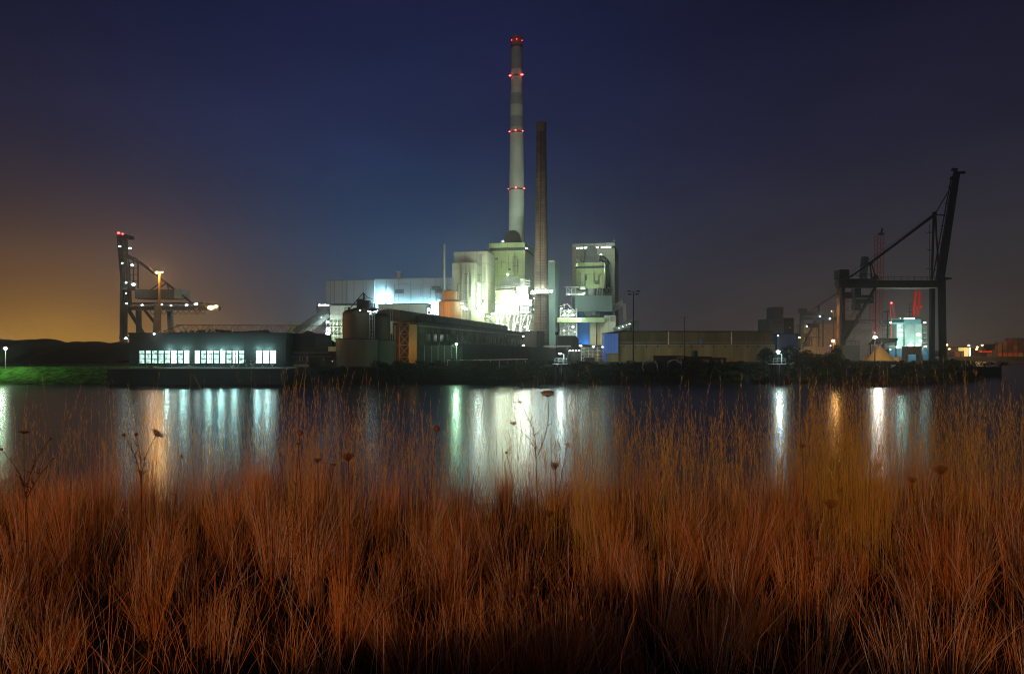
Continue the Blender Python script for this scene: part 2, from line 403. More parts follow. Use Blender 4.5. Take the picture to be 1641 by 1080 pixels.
def brick_chimney():
    Y = 400; x = X(867.5, Y)
    t = thing('brick_chimney', (x, Y, G0), 'shorter brown brick chimney with a floodlit walkway ring low on its shaft', 'chimney')
    f = lambda py: S(7.6 + (py - 197) * (12.6 - 7.6) / (555 - 197), Y)
    MB().lathe(x, Y, [(f(p), Z(p, Y)) for p in (582, 500, 400, 300, 212)], 40).build('shaft', M['brick'], t, smooth=True)
    MB().lathe(x, Y, [(f(212) + .15, Z(212, Y)), (f(197) + .25, Z(197, Y)), (f(197) - .5, Z(197, Y)), (f(197) - .5, Z(199, Y))], 40).build('cap', M['brickcap'], t, smooth=False)
    hoops = MB()
    for py in range(222, 545, 9):
        hoops.lathe(x, Y, [(f(py), Z(py + .5, Y)), (f(py) + .09, Z(py + .4, Y)), (f(py) + .09, Z(py - .1, Y)), (f(py), Z(py - .2, Y))], 32)
    hoops.build('iron_hoops', M['brickcap'], t)
    r_ = f(469)
    wk = MB().lathe(x, Y, [(r_, Z(472, Y)), (r_ + 2.2, Z(471.5, Y)), (r_ + 2.2, Z(470.5, Y)), (r_, Z(470.5, Y))], 32)
    for i in range(24):
        a = i * math.pi / 12; c = Vector((x + (r_ + 2.1) * math.cos(a), Y + (r_ + 2.1) * math.sin(a), Z(470.5, Y))); wk.beam(c, c + Vector((0, 0, 1.2)), .1)
    wk.lathe(x, Y, [(r_ + 2.05, Z(467.6, Y)), (r_ + 2.2, Z(467.6, Y)), (r_ + 2.2, Z(467.2, Y)), (r_ + 2.05, Z(467.2, Y))], 32)
    wk.build('walkway_ring', M['lightsteel'], t)
    for k in (-.95, -.55, -.1, .42, 1.0):
        a = math.asin(max(-1, min(1, k))); q = (x + (r_ + 1.5) * k, Y - (r_ + 1.5) * math.cos(a), Z(466.6, Y))
        lamp(t, q, .95 if k > .3 else .7, 'white', 2600, GW, 'floodlight')
    MB().beam((x - .9, Y - f(530) - .2, Z(550, Y)), (x - .5, Y - f(300) - .3, Z(215, Y)), .35).build('ladder', M['black2'], t)
brick_chimney()
light(P(800, 521, 330), 90000, (1, .95, .72), .8, 60, P(867, 320, 400), .8)
light(P(846, 512, 384), 4500, (1, .84, .52), .5); light(P(850, 440, 385), 1800, (1, .92, .6), .5)
light(P(850, 455, 378), 52000, (1, .95, .70), .8, 80, P(867, 330, 400), .9)

def fittings(t, q, pylo, pyhi, n_, seed, off=.5, a=.05, b_=.95):
    rs = random.Random(seed); Y = q['Y']; zl, zh = Z(pylo, Y), Z(pyhi, Y)
    def pt(k, o): return q['A'] + q['u'] * q['L'] * k - q['v'] * o
    pipes = MB()
    for i in range(n_):
        k = a + (b_ - a) * (i + rs.uniform(.2, .8)) / n_; p = pt(k, off); z0 = zl + (zh - zl) * rs.uniform(0, .35); z1 = zl + (zh - zl) * rs.uniform(.6, 1)
        pipes.beam((p.x, p.y, z0), (p.x, p.y, z1), rs.uniform(.25, .5))
        if i % 2: pipes.beam((p.x, p.y, z1), tuple(pt(min(b_, k + .1), off)) + (z1,), .3)
    pipes.build('facade_pipes', M['grey'], t)
    lad = MB(); k = rs.uniform(a, b_); p = pt(k, off + .3)
    for dx in (-.35, .35): lad.beam((p.x + dx, p.y, zl), (p.x + dx, p.y, zh), .12)
    for j in range(int((zh - zl) / 6)):
        lad.beam((p.x - 1.4, p.y, zl + j * 6), (p.x + 1.4, p.y, zl + j * 6), .3)
    lad.build('caged_ladder', M['duct'], t)
    for i in range(max(1, n_ // 2)):
        k = rs.uniform(a, b_ - .12); z = zl + (zh - zl) * rs.uniform(.1, .85); A, B = pt(k, .25), pt(k + .07, .25); C = pt(k + .07, -.2); D = pt(k, -.2)
        MB().extr([tuple(A), tuple(B), tuple(C), tuple(D)], z, z + rs.uniform(1.5, 3.2)).build('louvre', M['duct'], t)

# ------------------------------------------------------------------ turbine hall
def turbine_hall():
    q = qbox(525, 729, 733, 475, W=40)
    t = thing('turbine_hall', (q['A'].x, q['A'].y, G0), 'long flat-roofed blue-grey turbine hall stretching left of the boiler houses', 'power plant building')
    zt = Z(445.5, 475)
    a1 = .385
    MB().extr(qpoly(q, 0, a1, 1), G0, zt).build('wall', M['panel_blue'], t)
    MB().extr(qpoly(q, 2.2, 0, a1), Z(486, 475) + 1, zt - .5).build('wall', M['panel_blue'], t, label='projecting end bay of the long hall')
    MB().extr(qpoly(q, .3, a1 + .004, 1), zt, zt + .7).build('roof_edge', M['grey'], t)
    MB().extr(qpoly(q, 2.5, 0, a1), zt - .5, zt + .25).build('roof_edge', M['grey'], t)
    MB().extr(qpoly(q, 1.8, .005, a1 - .01), Z(491, 475), Z(486, 475) + 1).build('recess_band', M['band'], t)
    for k in (.07, .17, .30):
        c = q['A'] + q['u'] * q['L'] * k * 1.0 - q['v'] * 2.5
        MB().beam((c.x, c.y, Z(486, 475) + 1.2), (c.x, c.y, zt - .6), .5).build('downpipe', M['grey'], t)
    c = q['A'] + q['u'] * q['L'] * .53 + q['v'] * 10
    MB().lathe(c.x, c.y, [(2.0, zt), (2.0, zt + 4.6), (1.7, zt + 4.9), (1.7, zt + 5.4), (2.1, zt + 5.6), (1.8, zt + 6.8), (.3, zt + 7)], 20).build('roof_vent', M['lightsteel'], t, smooth=False)
    fittings(t, q, 484, 452, 8, 15, .5, a1 + .03, .97)
    # the big floodlight at the inner corner
    p = P(606, 478, 462); 
    lamp(t, p, 1.9, 'cyan', 9000, (.50, .85, 1), 'floodlight', 1.0)
    def wall_y(px): return q['A'].y - (px - 525) * .085
    for px, py, e, o in ((614, 478, 20000, 5), (610, 490, 11000, 5), (625, 493, 11000, 6), (645, 495, 11000, 6), (668, 495, 11000, 6), (690, 495, 13000, 6), (703, 495, 16000, 5)):
        y = wall_y(px) - o; light(P(px, py, y), e, BL, .8)
    light(P(570, 520, 438), 9000, (.55, .9, .8), 1); light(P(655, 470, 425), 9000, (.62, .80, .85), 2); light(P(560, 470, 425), 5000, (.62, .85, .80), 2)  # added fills brighten the hall front
    return q
LS = 1.0
turbine_hall()
LS = .55
def lower_annex():
    Y = 452
    t = thing('switch_building', (X(660, Y), Y, G0), 'low beige flat-roofed annex in front of the long hall', 'annex')
    q = qbox(606, 682, 691, Y)
    MB().extr(qpoly(q), G0, Z(487.5, Y)).build('wall', M['panel_beige'], t)
    MB().extr(qpoly(q, .5), Z(487.5, Y), Z(486, Y)).build('roof', M['roof'], t)
    for k in (.12, .3, .52, .8):
        c = q['A'] + q['u'] * q['L'] * k + q['v'] * 3; MB().beam((c.x, c.y, Z(486, Y)), (c.x, c.y, Z(486, Y) + U(1, 2)), .25).build('roof_antenna', M['black2'], t)
    b = MB(); b.pxbox(684, 705, Y - 8, 10, 497, 498.5); 
    for px in (685, 690, 696, 703): b.beam(P(px, 498, Y - 8), P(px, 520, Y - 8), .35)
    b.pxbox(684, 705, Y - 8, 8, 503, 504)
    b.build('pipe_bridge', M['lightsteel'], t)
    lamp(t, P(703, 500.5, Y - 10), 1.2, 'cyan', 9000, CW, 'floodlight')
    for px in (687, 693, 699): lamp(t, P(px, 495.5, Y - 9), .9, 'cyan', 3500, CW, 'floodlight')
lower_annex()
LS = .22
def coal_end_building():
    Y = 430
    t = thing('coal_transfer_house', (X(528, Y), Y, G0), 'pale green-lit transfer house with sloping conveyor and four lamps at the hall end', 'building')
    MB().pxbox(529, 552, Y, 25, 490, 512).build('upper_wall', M['panel'], t)
    MB().pxbox(552.2, 580, Y + 2, 22, 490, 512).build('side_wall', M['panel_beige'], t)
    MB().pxbox(531, 578, Y + 6, 15, 512, 570).build('lower_wall', M['panel_green'], t)
    fr = MB()
    for px in range(523, 556, 6): fr.beam(P(px, 512, Y), P(px, 545, Y), .35)
    for py in (518, 524, 530, 538): fr.beam(P(522, py, Y), P(556, py, Y), .3)
    fr.build('steel_frame', M['lightsteel'], t)
    MB().pxbox(507, 528.6, Y + 3, 6, 486, 503).build('drive_house', M['black2'], t)
    cv = MB()
    a, b_ = P(472, 532, Y - 6), P(524, 497, Y - 2)
    cv.beam(a, b_, 3.0, 3.6)
    cv.build('sloping_conveyor', M['duct'], t)
    MB().beam(P(489, 534, Y + 2), P(528, 505, Y + 3), 2.6, 2.4).build('sloping_conveyor', M['panel_blue'], t)
    for px in (512, 516.5, 521, 525.5): lamp(t, P(px, 489, Y + 1.5), .75, 'white', 500, GW, 'floodlight')
    MB().pxbox(462, 492, Y + 30, 14, 517, 545).build('low_building', M['panel_green'], t)
    for px, py, r, e in ((515, 508.5, .5, 700), (505.5, 514, .5, 700), (525, 516, 1.1, 6000), (526, 527, 1.5, 12000), (526, 535, 1.5, 12000), (540, 520, .6, 6000)):
        lamp(t, P(px, py, Y - 3), r, 'white', e, GW, 'floodlight')
coal_end_building()
LS = .30
# ------------------------------------------------------------------ boiler houses
def block_one():
    Y = 440; q = qbox(727, 781, 793, Y)
    t = thing('bunker_tower', (q['A'].x, q['A'].y, G0), 'tall pale block with a lower front block, brightly lit in its right corner', 'power plant building')
    MB().extr(qpoly(q), G0, Z(403, Y)).build('wall', M['panel'], t)
    MB().extr(qpoly(q, .3), Z(403, Y), Z(402.2, Y)).build('roof', M['grey'], t)
    MB().extr(qpoly(q, 7, .05, .70, 5), G0, Z(421, Y - 7)).build('front_block', M['panel_beige'], t)
    MB().extr(qpoly(q, 7.3, .045, .704, 6), Z(421, Y - 7), Z(420.2, Y - 7)).build('roof', M['grey'], t)
    MB().extr(qpoly(q, 7.6, .60, .98, 6), G0, Z(496.5, Y - 7)).build('low_block', M['panel_beige'], t)
    MB().pxbox(776, 783, Y + 6, 4, 400, 403).build('roof_hut', M['rust'], t)
    fittings(t, q, 500, 425, 5, 3, 7.5, .06, .66); fittings(t, q, 500, 408, 3, 8, .5, .74, .97)
    # lit notch: platforms and stairs
    st = MB()
    for py in (455, 464, 473, 484, 492):
        st.pxbox(764, 771, Y - 6, 4, py, py + .8); st.rail([P(764, py, Y - 6), P(771, py, Y - 6)], 1.2, 1.5, .1)
    for py in range(456, 490, 9): st.beam(P(765, py + 8, Y - 6), P(770.5, py, Y - 6), .5)
    st.build('platforms', M['lightsteel'], t)
    for py, e in ((454, 6000), (464, 9000), (474, 9000), (483, 9000), (491, 12000)):
        lamp(t, P(767, py + 2, Y - 8), .6, 'white', e * .8, GW, 'floodlight')
    lamp(t, P(776, 499, Y - 9), 1.0, 'white', 12000, (.9, 1, .55), 'floodlight')
    light(P(786, 495, Y - 12), 22000, (.85, 1, .45), 1.0)
LS = .36
block_one()
LS = .48
def boiler_one():
    Y = 458; q = qbox(784, 841, 856, Y)
    t = thing('boiler_house', (q['A'].x, q['A'].y, G0), 'tall yellow-green lit boiler house with dark band below its roof, before the tallest chimney', 'power plant building')
    MB().extr(qpoly(q, 0, .0, .999), G0, Z(401, Y)).build('wall', M['panel_green'], t)
    MB().extr(qpoly(q, -.6, .01, .98, q['W'] - 1), Z(401, Y), Z(396, Y)).build('window_band', M['band'], t)
    MB().extr(qpoly(q, .7), Z(396, Y), Z(388.5, Y)).build('parapet', M['panel_green'], t)
    fittings(t, q, 440, 405, 5, 5)
    # hood on the roof
    hx, hy, hz = X(821.5, Y), Y + 12, Z(388.5, Y)
    r = S(13, Y); hb = MB()
    prof = []; nn = 14
    vs = []
    for i in range(nn + 1):
        a = math.pi * i / nn
        vs.append((hx - r * math.cos(a), hy - 9, hz + S(8, Y) + r * .98 * math.sin(a)))
    for i in range(nn + 1):
        a = math.pi * i / nn
        vs.append((hx - r * math.cos(a) + 1, hy + 9, hz + S(8, Y) + r * .85 * math.sin(a)))
    vs += [(hx - r * 1.15, hy - 9, hz), (hx + r * 1.05, hy - 9, hz), (hx - r, hy + 9, hz), (hx + r, hy + 9, hz)]
    k = 2 * (nn + 1)
    fs = [(i, i + 1, nn + 2 + i, nn + 1 + i) for i in range(nn)]
    fs.append(tuple(range(nn + 1)) + (k + 1, k)); fs.append((k, k + 2, nn + 1, 0)); fs.append((nn, 2 * nn + 1, k + 3, k + 1))
    hb.add(vs, fs); hb.build('roof_hood', mat('weathered_hood', (.028, .028, .02), .7), t)
    lamp(t, P(806, 387, Y - 1), .75, 'white', 600, GW, 'floodlight'); lamp(t, P(843.5, 398, Y - 2), .7, 'white', 900, GW, 'floodlight')
    lamp(t, P(813.5, 440, Y - 22), 1.0, 'white', 9000, (.85, 1, .6), 'floodlight')
    # facade washed from below
    light(P(800, 462, Y - 26), 34000, (.80, 1, .50), 1.2); light(P(832, 455, Y - 30), 36000, (.80, 1, .52), 1.2); light(P(815, 470, Y - 60), 60000, (.80, 1, .55), 2)
boiler_one()
LS = .3
def filter_plant():
    Y = 425
    t = thing('flue_gas_filter', (X(820, Y), Y, G0), 'glaring white lit flue gas plant of ducts, tank and pipe frames below the boiler house', 'industrial plant')
    # big curved duct
    pts = [(799, 466), (800, 459), (804, 452), (810, 446.5), (818, 444.5), (829, 443.8), (834, 446), (836, 455), (835, 466)]
    poly = [(X(a, Y), Z(b_, Y)) for a, b_ in pts]
    b = MB(); n_ = len(poly); vs = [(x, Y, z) for x, z in poly] + [(x, Y + 14, z) for x, z in poly]
    b.add(vs, [tuple(range(n_)), tuple(range(n_, 2 * n_))[::-1]] + [(i, n_ + i, n_ + (i + 1) % n_, (i + 1) % n_) for i in range(n_)])
    b.build('curved_duct', M['duct'], t)
    x, y = X(810.5, Y), Y + 1
    MB().lathe(x, y, [(S(16.5, Y), Z(488, Y)), (S(16.5, Y), Z(466, Y)), (S(15, Y), Z(465, Y))], 36).build('round_tank', M['panel_green'], t)
    rl = MB(); r_ = S(17.5, Y)
    for py in (467, 478, 486): rl.lathe(x, y, [(S(16.6, Y), Z(py, Y)), (S(17.3, Y), Z(py, Y)), (S(17.3, Y), Z(py - .6, Y)), (S(16.6, Y), Z(py - .6, Y))], 36)
    rl.rail([(x + r_ * math.cos(a), y + r_ * math.sin(a), Z(466, Y)) for a in np.linspace(math.pi, 2 * math.pi, 9)], 2.2, 1.6, .12)
    rl.build('tank_railing', M['lightsteel'], t)
    cb = MB(); cb.pxbox(828, 846, Y - 4, 10, 459, 471); cb.pxbox(826, 847, Y - 3, 9, 471.2, 488); cb.pxbox(846, 852, Y - 3, 8, 480, 491)
    cb.build('filter_casing', M['lightsteel'], t)
    cb = MB(); cb.pxbox(794, 810, Y - 5, 10, 489, 503); cb.pxbox(811, 831, Y - 5, 10, 489, 503.5); cb.pxbox(833, 848, Y - 3, 6, 489, 502)
    cb.build('ash_hopper', M['lightsteel'], t)
    dk = MB(); dk.pxbox(792, 852, Y - 6, 10, 503.6, 504.6); dk.pxbox(820, 852, Y - 6, 3, 488.2, 488.9)
    dk.rail([P(792, 503.6, Y - 6), P(852, 503.6, Y - 6)], 1.3, 2, .1); dk.rail([P(820, 488.2, Y - 6), P(852, 488.2, Y - 6)], 1.3, 2, .1)
    dk.rail([P(826, 458.8, Y - 4), P(847, 458.8, Y - 4)], 1.3, 2, .1)
    for py in (448, 452, 456): dk.beam(P(834, py, Y - 4), P(850, py + 3, Y - 4), .5)
    for px in (834, 839, 843, 848): dk.beam(P(px, 446, Y - 4), P(px, 459, Y - 4), .3)
    dk.build('walkways', M['grey'], t)
    lg = MB()
    for px in (795, 801, 812, 825, 836, 847):
        lg.beam(P(px, 504, Y - 5), P(px + (4 if px < 820 else -4), 534, Y - 6), .7)
        lg.beam(P(px + 6, 504, Y - 5), P(px - 3, 534, Y - 6), .55); lg.beam(P(px, 504, Y + 3), P(px, 545, Y + 3), .6)
    for py in (512, 520, 528): lg.beam(P(794, py, Y + 2), P(852, py, Y + 2), .35)
    lg.build('steel_legs', M['lightsteel'], t)
    pp = MB(); random.seed(11)
    for i in range(46):
        px, py = U(826, 853), U(488, 530); dx, dy = (U(3, 12), 0) if R() < .5 else (0, U(3, 14))
        pp.tube(P(px, py, Y - U(3, 7)), P(px + dx, py + dy, Y - U(3, 7)), U(.12, .35), None, 6)
    for i in range(30):
        px, py = U(776, 794), U(500, 528); dx, dy = (U(3, 8), 0) if R() < .5 else (0, U(3, 14))
        pp.tube(P(px, py, Y - 5), P(px + dx, py + dy, Y - 5), U(.12, .3), None, 6)
    pp.tube(P(775, 510, Y - 5), P(783, 510, Y - 5), .5, None, 8); pp.tube(P(783, 510, Y - 5), P(793, 520, Y - 5), .5, None, 8); pp.tube(P(793, 520, Y - 5), P(794, 540, Y - 5), .5, None, 8)
    pp.build('pipework', M['duct'], t)
    MB().pxbox(775, 856, Y + 14, 2, 505, 560).build('rear_wall', M['panel'], t)
    random.seed(5)
    L_ = [(803, 476, 1.0, 9000), (797, 484, .9, 9000), (800, 496, 1.5, 24000), (790, 503, 1.3, 16000), (812, 493, 1.3, 16000), (826, 496, 1.3, 16000), (833, 465, 1.2, 15000), (841, 466, 1.3, 16000),
          (832, 479, 1.5, 20000), (842, 480, 1.4, 20000), (838, 472, 1.4, 16000), (849, 485, .9, 8000), (836, 496, .9, 9000), (846, 500, .8, 8000), (856, 478, .7, 5000), (856, 496, .6, 4000),
          (806, 520, .6, 6000), (822, 528, .6, 6000), (841, 524, .8, 7000), (848, 530, .6, 5000), (830, 516, .5, 6000)]
    for px, py, r_, e in L_[::2]: light(P(px, py, Y - 16), e * .8, (.92, 1, .84), 1.0)  # extra fills added to brighten the plant, no lamps of their own
    for px, py, r_, e in L_: lamp(t, P(px, py, Y - 9), r_ * .8, 'white', e * .75, (.92, 1, .78), 'floodlight', 1.0)
LS = .22
filter_plant()
def grey_tower():
    Y = 432; q = qbox(874, 889.5, 896, Y, W=22)
    t = thing('stair_tower', (q['A'].x, q['A'].y, G0), 'slim dark blue-green tower just right of the brick chimney', 'tower')
    MB().extr(qpoly(q), G0, Z(420, Y)).build('wall', mat('teal_cladding', (.12, .21, .21), .6, var=.12, scale=.1, lines=(5, 40, .75, .12)), t)
    MB().extr(qpoly(q, .4, .35, .95, 8), Z(420, Y), Z(417.5, Y)).build('roof_box', M['panel'], t)
    light(P(880, 480, Y - 25), 9000, (.6, .95, .9), 1)
LS = .06
grey_tower()
LS = .5
def boiler_two():
    Y = 478; q = qbox(917, 985, 991.5, Y)
    t = thing('boiler_house', (q['A'].x, q['A'].y, G0), 'right-hand boiler house, wide pale slab with a row of lit windows along its top', 'power plant building')
    MB().extr(qpoly(q), G0, Z(397.5, Y)).build('wall', M['panel_beige'], t)
    MB().extr(qpoly(q, -.5, .01, .985), Z(397.5, Y), Z(394, Y)).build('window_band', M['glass'], t)
    MB().extr(qpoly(q, .1), Z(394, Y), Z(389, Y)).build('parapet', M['panel'], t)
    for a, b_ in ((.10, .17), (.19, .26), (.28, .36), (.56, .63), (.68, .74), (.76, .84), (.86, .92)):
        A = q['A'] + q['u'] * q['L'] * a; B = q['A'] + q['u'] * q['L'] * b_
        MB().extr([(A.x, A.y + .1), (B.x, B.y + .1), (B.x, B.y + .6), (A.x, A.y + .6)], Z(397, Y), Z(394.6, Y)).build('lit_window', E['soft'], t)
    fittings(t, q, 470, 400, 6, 9, .5, .02, .98)
    MB().beam(P(984, 389, Y + 3), P(984, 382, Y + 3), .35).beam(P(981.5, 386, Y + 3), P(986.5, 386, Y + 3), .3).build('antenna', M['lightsteel'], t)
    light(P(966, 404, Y - 14), 9000, GW, .8); light(P(975, 430, Y - 30), 9000, (.8, 1, .8), 1); light(P(925, 425, Y - 26), 7000, (.8, 1, .75), 1)
boiler_two()
def denox():
    Y = 448; q = qbox(923, 968.5, 974.5, Y)
    t = thing('catalyst_tower', (q['A'].x, q['A'].y, G0), 'pale green cube tower with dark band and arched duct, standing before the right boiler house', 'power plant building')
    MB().extr(qpoly(q), Z(462, Y), Z(429.5, Y)).build('wall', M['panel_green'], t)
    MB().extr(qpoly(q, .25), Z(429.5, Y), Z(426, Y)).build('window_band', M['band'], t)
    MB().extr(qpoly(q, .0), Z(426, Y), Z(420.5, Y)).build('parapet', M['panel_green'], t)
    fittings(t, q, 460, 432, 4, 12)
    # arched duct on top
    hx, hy, hz = X(949, Y), Y + 9, Z(420.5, Y); nn = 14; r = S(9, Y); vs = []
    for yy in (hy - 6, hy + 8):
        for i in range(nn + 1):
            a = math.pi * i / nn; vs.append((hx - r * math.cos(a), yy, Z(401, Y) + r * math.sin(a) * .95))
    k = len(vs)
    vs += [(hx - r, hy - 6, Z(409, Y)), (hx + r, hy - 6, Z(409, Y)), (hx - r, hy + 8, Z(409, Y)), (hx + r, hy + 8, Z(409, Y))]
    fs = [(i, i + 1, nn + 2 + i, nn + 1 + i) for i in range(nn)] + [tuple(range(nn + 1)) + (k + 1, k), (k, k + 2, nn + 1, 0), (nn, 2 * nn + 1, k + 3, k + 1)]
    MB().add(vs, fs).build('arched_duct', M['grey'], t)
    w0, w1 = S(9, Y), S(12.5, Y); zt, zb = Z(409, Y), hz
    MB().add([(hx - w0, hy - 6, zt), (hx + w0, hy - 6, zt), (hx + w0, hy + 6, zt), (hx - w0, hy + 6, zt), (hx - w1, hy - 8.5, zb), (hx + w1, hy - 8.5, zb), (hx + w1, hy + 6, zb), (hx - w1, hy + 6, zb)],
             [(0, 1, 2, 3), (4, 7, 6, 5), (0, 4, 5, 1), (1, 5, 6, 2), (2, 6, 7, 3), (3, 7, 4, 0)]).build('duct_funnel', M['grey'], t)
    cd_ = MB(); prev = None
    for i in range(9):
        a = math.pi / 2 * i / 8; p = P(961 + 12 * math.sin(a), 425 - 11 * math.cos(a), Y + 12)
        if prev: cd_.tube(prev, p, 2.0, None, 12)
        prev = p
    cd_.tube(prev, P(973.5, 462, Y + 12), 1.6, None, 12)
    cd_.build('bent_pipe', M['black2'], t, smooth=True)
    MB().ball(P(927, 417.5, Y + 6), S(4.2, Y), 16, 8).build('dome_vent', M['lightsteel'], t, smooth=True)
    lamp(t, P(963, 408, Y + 6), .7, 'white', 5000, GW, 'floodlight')
    light(P(949, 421, Y - 6), 1600, (.8, 1, .8), .5)
    light(P(938, 470, Y - 40), 16000, (.8, 1, .65), 1.5)
    # gantry on the left
    g = MB(); g.pxbox(904, 928, Y, 3, 459, 460.2); g.pxbox(907, 936, Y, 3, 470, 473)
    for px in (908, 916, 922): g.beam(P(px, 460, Y), P(px, 471, Y), .5)
    g.beam(P(909, 461, Y), P(920, 470, Y), .35); g.beam(P(920, 461, Y), P(909, 470, Y), .35)
    g.pxbox(930, 938, Y, 3, 459, 464); g.rail([P(922, 470, Y), P(938, 470, Y)], 1.2, 1.5, .1)
    g.build('service_gantry', M['lightsteel'], t)
    lamp(t, P(936, 470, Y - 2), .9, 'white', 5000, GW, 'floodlight'); lamp(t, P(912, 472, Y - 2), .3, 'white', 1200, GW, 'floodlight')
    s_ = MB(); s_.tube(P(949, 462, Y + 5), P(949, 474, Y + 5), S(8, Y), S(6, Y), 20)
    for px in (958, 961, 965): s_.beam(P(px, 462, Y), P(px - 2 if px == 958 else px, 474, Y), .8)
    s_.build('connecting_duct', M['grey'], t)
    Y2 = 440
    bb = MB(); bb.pxbox(922, 981, Y2, 22, 473.5, 499.5); bb.build('filter_casing', mat('teal_grey_casing', (.13, .20, .21), .6, var=.15, scale=.1), t)
    bb = MB().pxbox(938, 962, Y2 + 2, 14, 499.5, 508); bb.pxbox(947, 955, Y2 - 1, 3, 497, 505); bb.build('hopper', M['duct'], t)
    MB().pxbox(925.5, 980, Y2 + 10, 10, 499.5, 552).build('blue_cladding', M['blue2'], t)
    MB().pxbox(946, 969, Y2 - 2, 6, 517.5, 553).build('ochre_wall', M['panel_beige'], t)
    MB().pxbox(955.7, 956.7, Y2 - 3, 1, 516, 552).build('downpipe', M['black2'], t)
    bm = MB().pxbox(893, 969, Y2 - 8, 5, 509, 516.5); bm.build('conveyor_bridge', M['panel_green'], t)
    lamp(t, P(929, 512, Y2 - 9), .65, 'white', 900, GW, 'floodlight')
    q2 = qbox(968.5, 986.5, 989.5, Y2 - 8, W=10)
    MB().extr(qpoly(q2), G0, Z(505.5, Y2 - 8)).build('transfer_tower', M['panel_beige'], t)
    MB().extr(qpoly(q2, .3), Z(505.5, Y2 - 8), Z(504.5, Y2 - 8)).build('roof', M['black2'], t)
    MB().pxbox(978, 984, Y2 - 8.4, .6, 507, 515).build('louvre', M['grey'], t)
    light(P(942, 549, Y2 + 4), 5500, (.25, .6, 1), .6); light(P(935, 535, Y2 - 14), 5000, (.45, .75, 1), .6)
    light(P(958, 546, Y2 - 10), 2600, (1, .72, .25), .6)
    light(P(950, 490, Y2 - 25), 7500, (.5, .9, 1), .8)
LS = .35
denox()
LS = .3
def ladder_frame():
    Y = 436
    t = thing('pipe_rack', (X(910, Y), Y, G0), 'white lit multi-level pipe rack between the slim tower and the blue wall', 'pipe rack')
    MB().pxbox(896, 925, Y + 10, 3, 496, 565).build('rear_wall', M['panel'], t)
    f = MB(); random.seed(3)
    for py in (500, 506, 523, 530, 537, 545): f.pxbox(898, 925, Y, 6, py, py + .7); f.rail([P(898, py, Y), P(925, py, Y)], 1.2, 2, .1)
    for px in (898, 904, 911, 918, 924): f.beam(P(px, 494, Y), P(px, 560, Y), .4)
    f.beam(P(904, 486, Y), P(904, 496, Y), .4); f.beam(P(908, 486, Y), P(916, 495, Y), .3); f.beam(P(896, 491, Y), P(908, 488, Y), .3)
    f.build('steel_frame', M['lightsteel'], t)
    p = MB()
    for i in range(30):
        px, py = U(898, 921), U(498, 545); dx, dy = (U(3, 8), 0) if R() < .5 else (0, U(3, 8))
        p.tube(P(px, py, Y - 2), P(px + dx, py + dy, Y - 2), U(.15, .35), None, 6)
    p.build('pipes', M['grey'], t)
    for px, py, r, e in ((912, 499, 1.6, 8000), (918, 505, 1.1, 5000), (905, 503, .9, 4000), (900, 494, .6, 2500), (902, 506, .6, 3000), (918, 524, 1.0, 4000), (904, 530, .8, 2500), (910, 540, .5, 2200), (921, 532, .5, 2200)):
        lamp(t, P(px, py, Y - 4), r * .8, 'white', e * .55, (.9, 1, .85), 'floodlight')
ladder_frame()
def conveyor_right():
    Y = 460
    t = thing('belt_conveyor', (X(1000, Y), Y, G0), 'pale pipe truss conveyor stepping down right of the teal filter box', 'conveyor')
    b = MB(); b.truss(P(981, 497, Y), P(996, 490, Y), 3, 4, 3, .5); b.beam(P(981, 488, Y), P(1000, 488, Y), 1.4); b.beam(P(1000, 487, Y), P(1001, 519, Y), 2.2)
    b.beam(P(982, 500, Y), P(996, 490, Y), .9); b.pxbox(981, 985, Y - 1, 4, 486, 520)
    b.build('pipe_truss', M['lightsteel'], t)
    c = MB(); c.beam(P(985, 529, Y - 30), P(1013, 517, Y - 26), 3, 3.0); c.pxbox(1012, 1024, Y - 26, 8, 514, 535); c.build('covered_belt', M['duct'], t)
    for px, py in ((992, 526), (998, 523.5), (1004, 521), (1009, 519)): lamp(t, P(px, py, Y - 34), .35, 'white', 250, GW, 'floodlight')
    MB().pxbox(991, 1012, Y - 20, 6, 523, 560).build('support_wall', M['panel_green'], t)
    light(P(998, 520, Y - 34), 2500, GW, .5)
conveyor_right()
def slim_pipe():
    Y = 432; x = X(711.3, Y)
    t = thing('steel_chimney', (x, Y, G0), 'slender pale steel chimney rising behind the orange-lit tank', 'chimney')
    MB().lathe(x, Y, [(S(2.2, Y), G0), (S(2.2, Y), Z(400, Y)), (S(1.8, Y), Z(396, Y))], 16).build('flue', M['grey'], t, smooth=False)
    MB().lathe(x, Y, [(S(2.5, Y), Z(396, Y)), (S(2.5, Y), Z(391.5, Y)), (S(1.8, Y), Z(391, Y))], 16).build('collar', M['grey'], t)
slim_pipe()
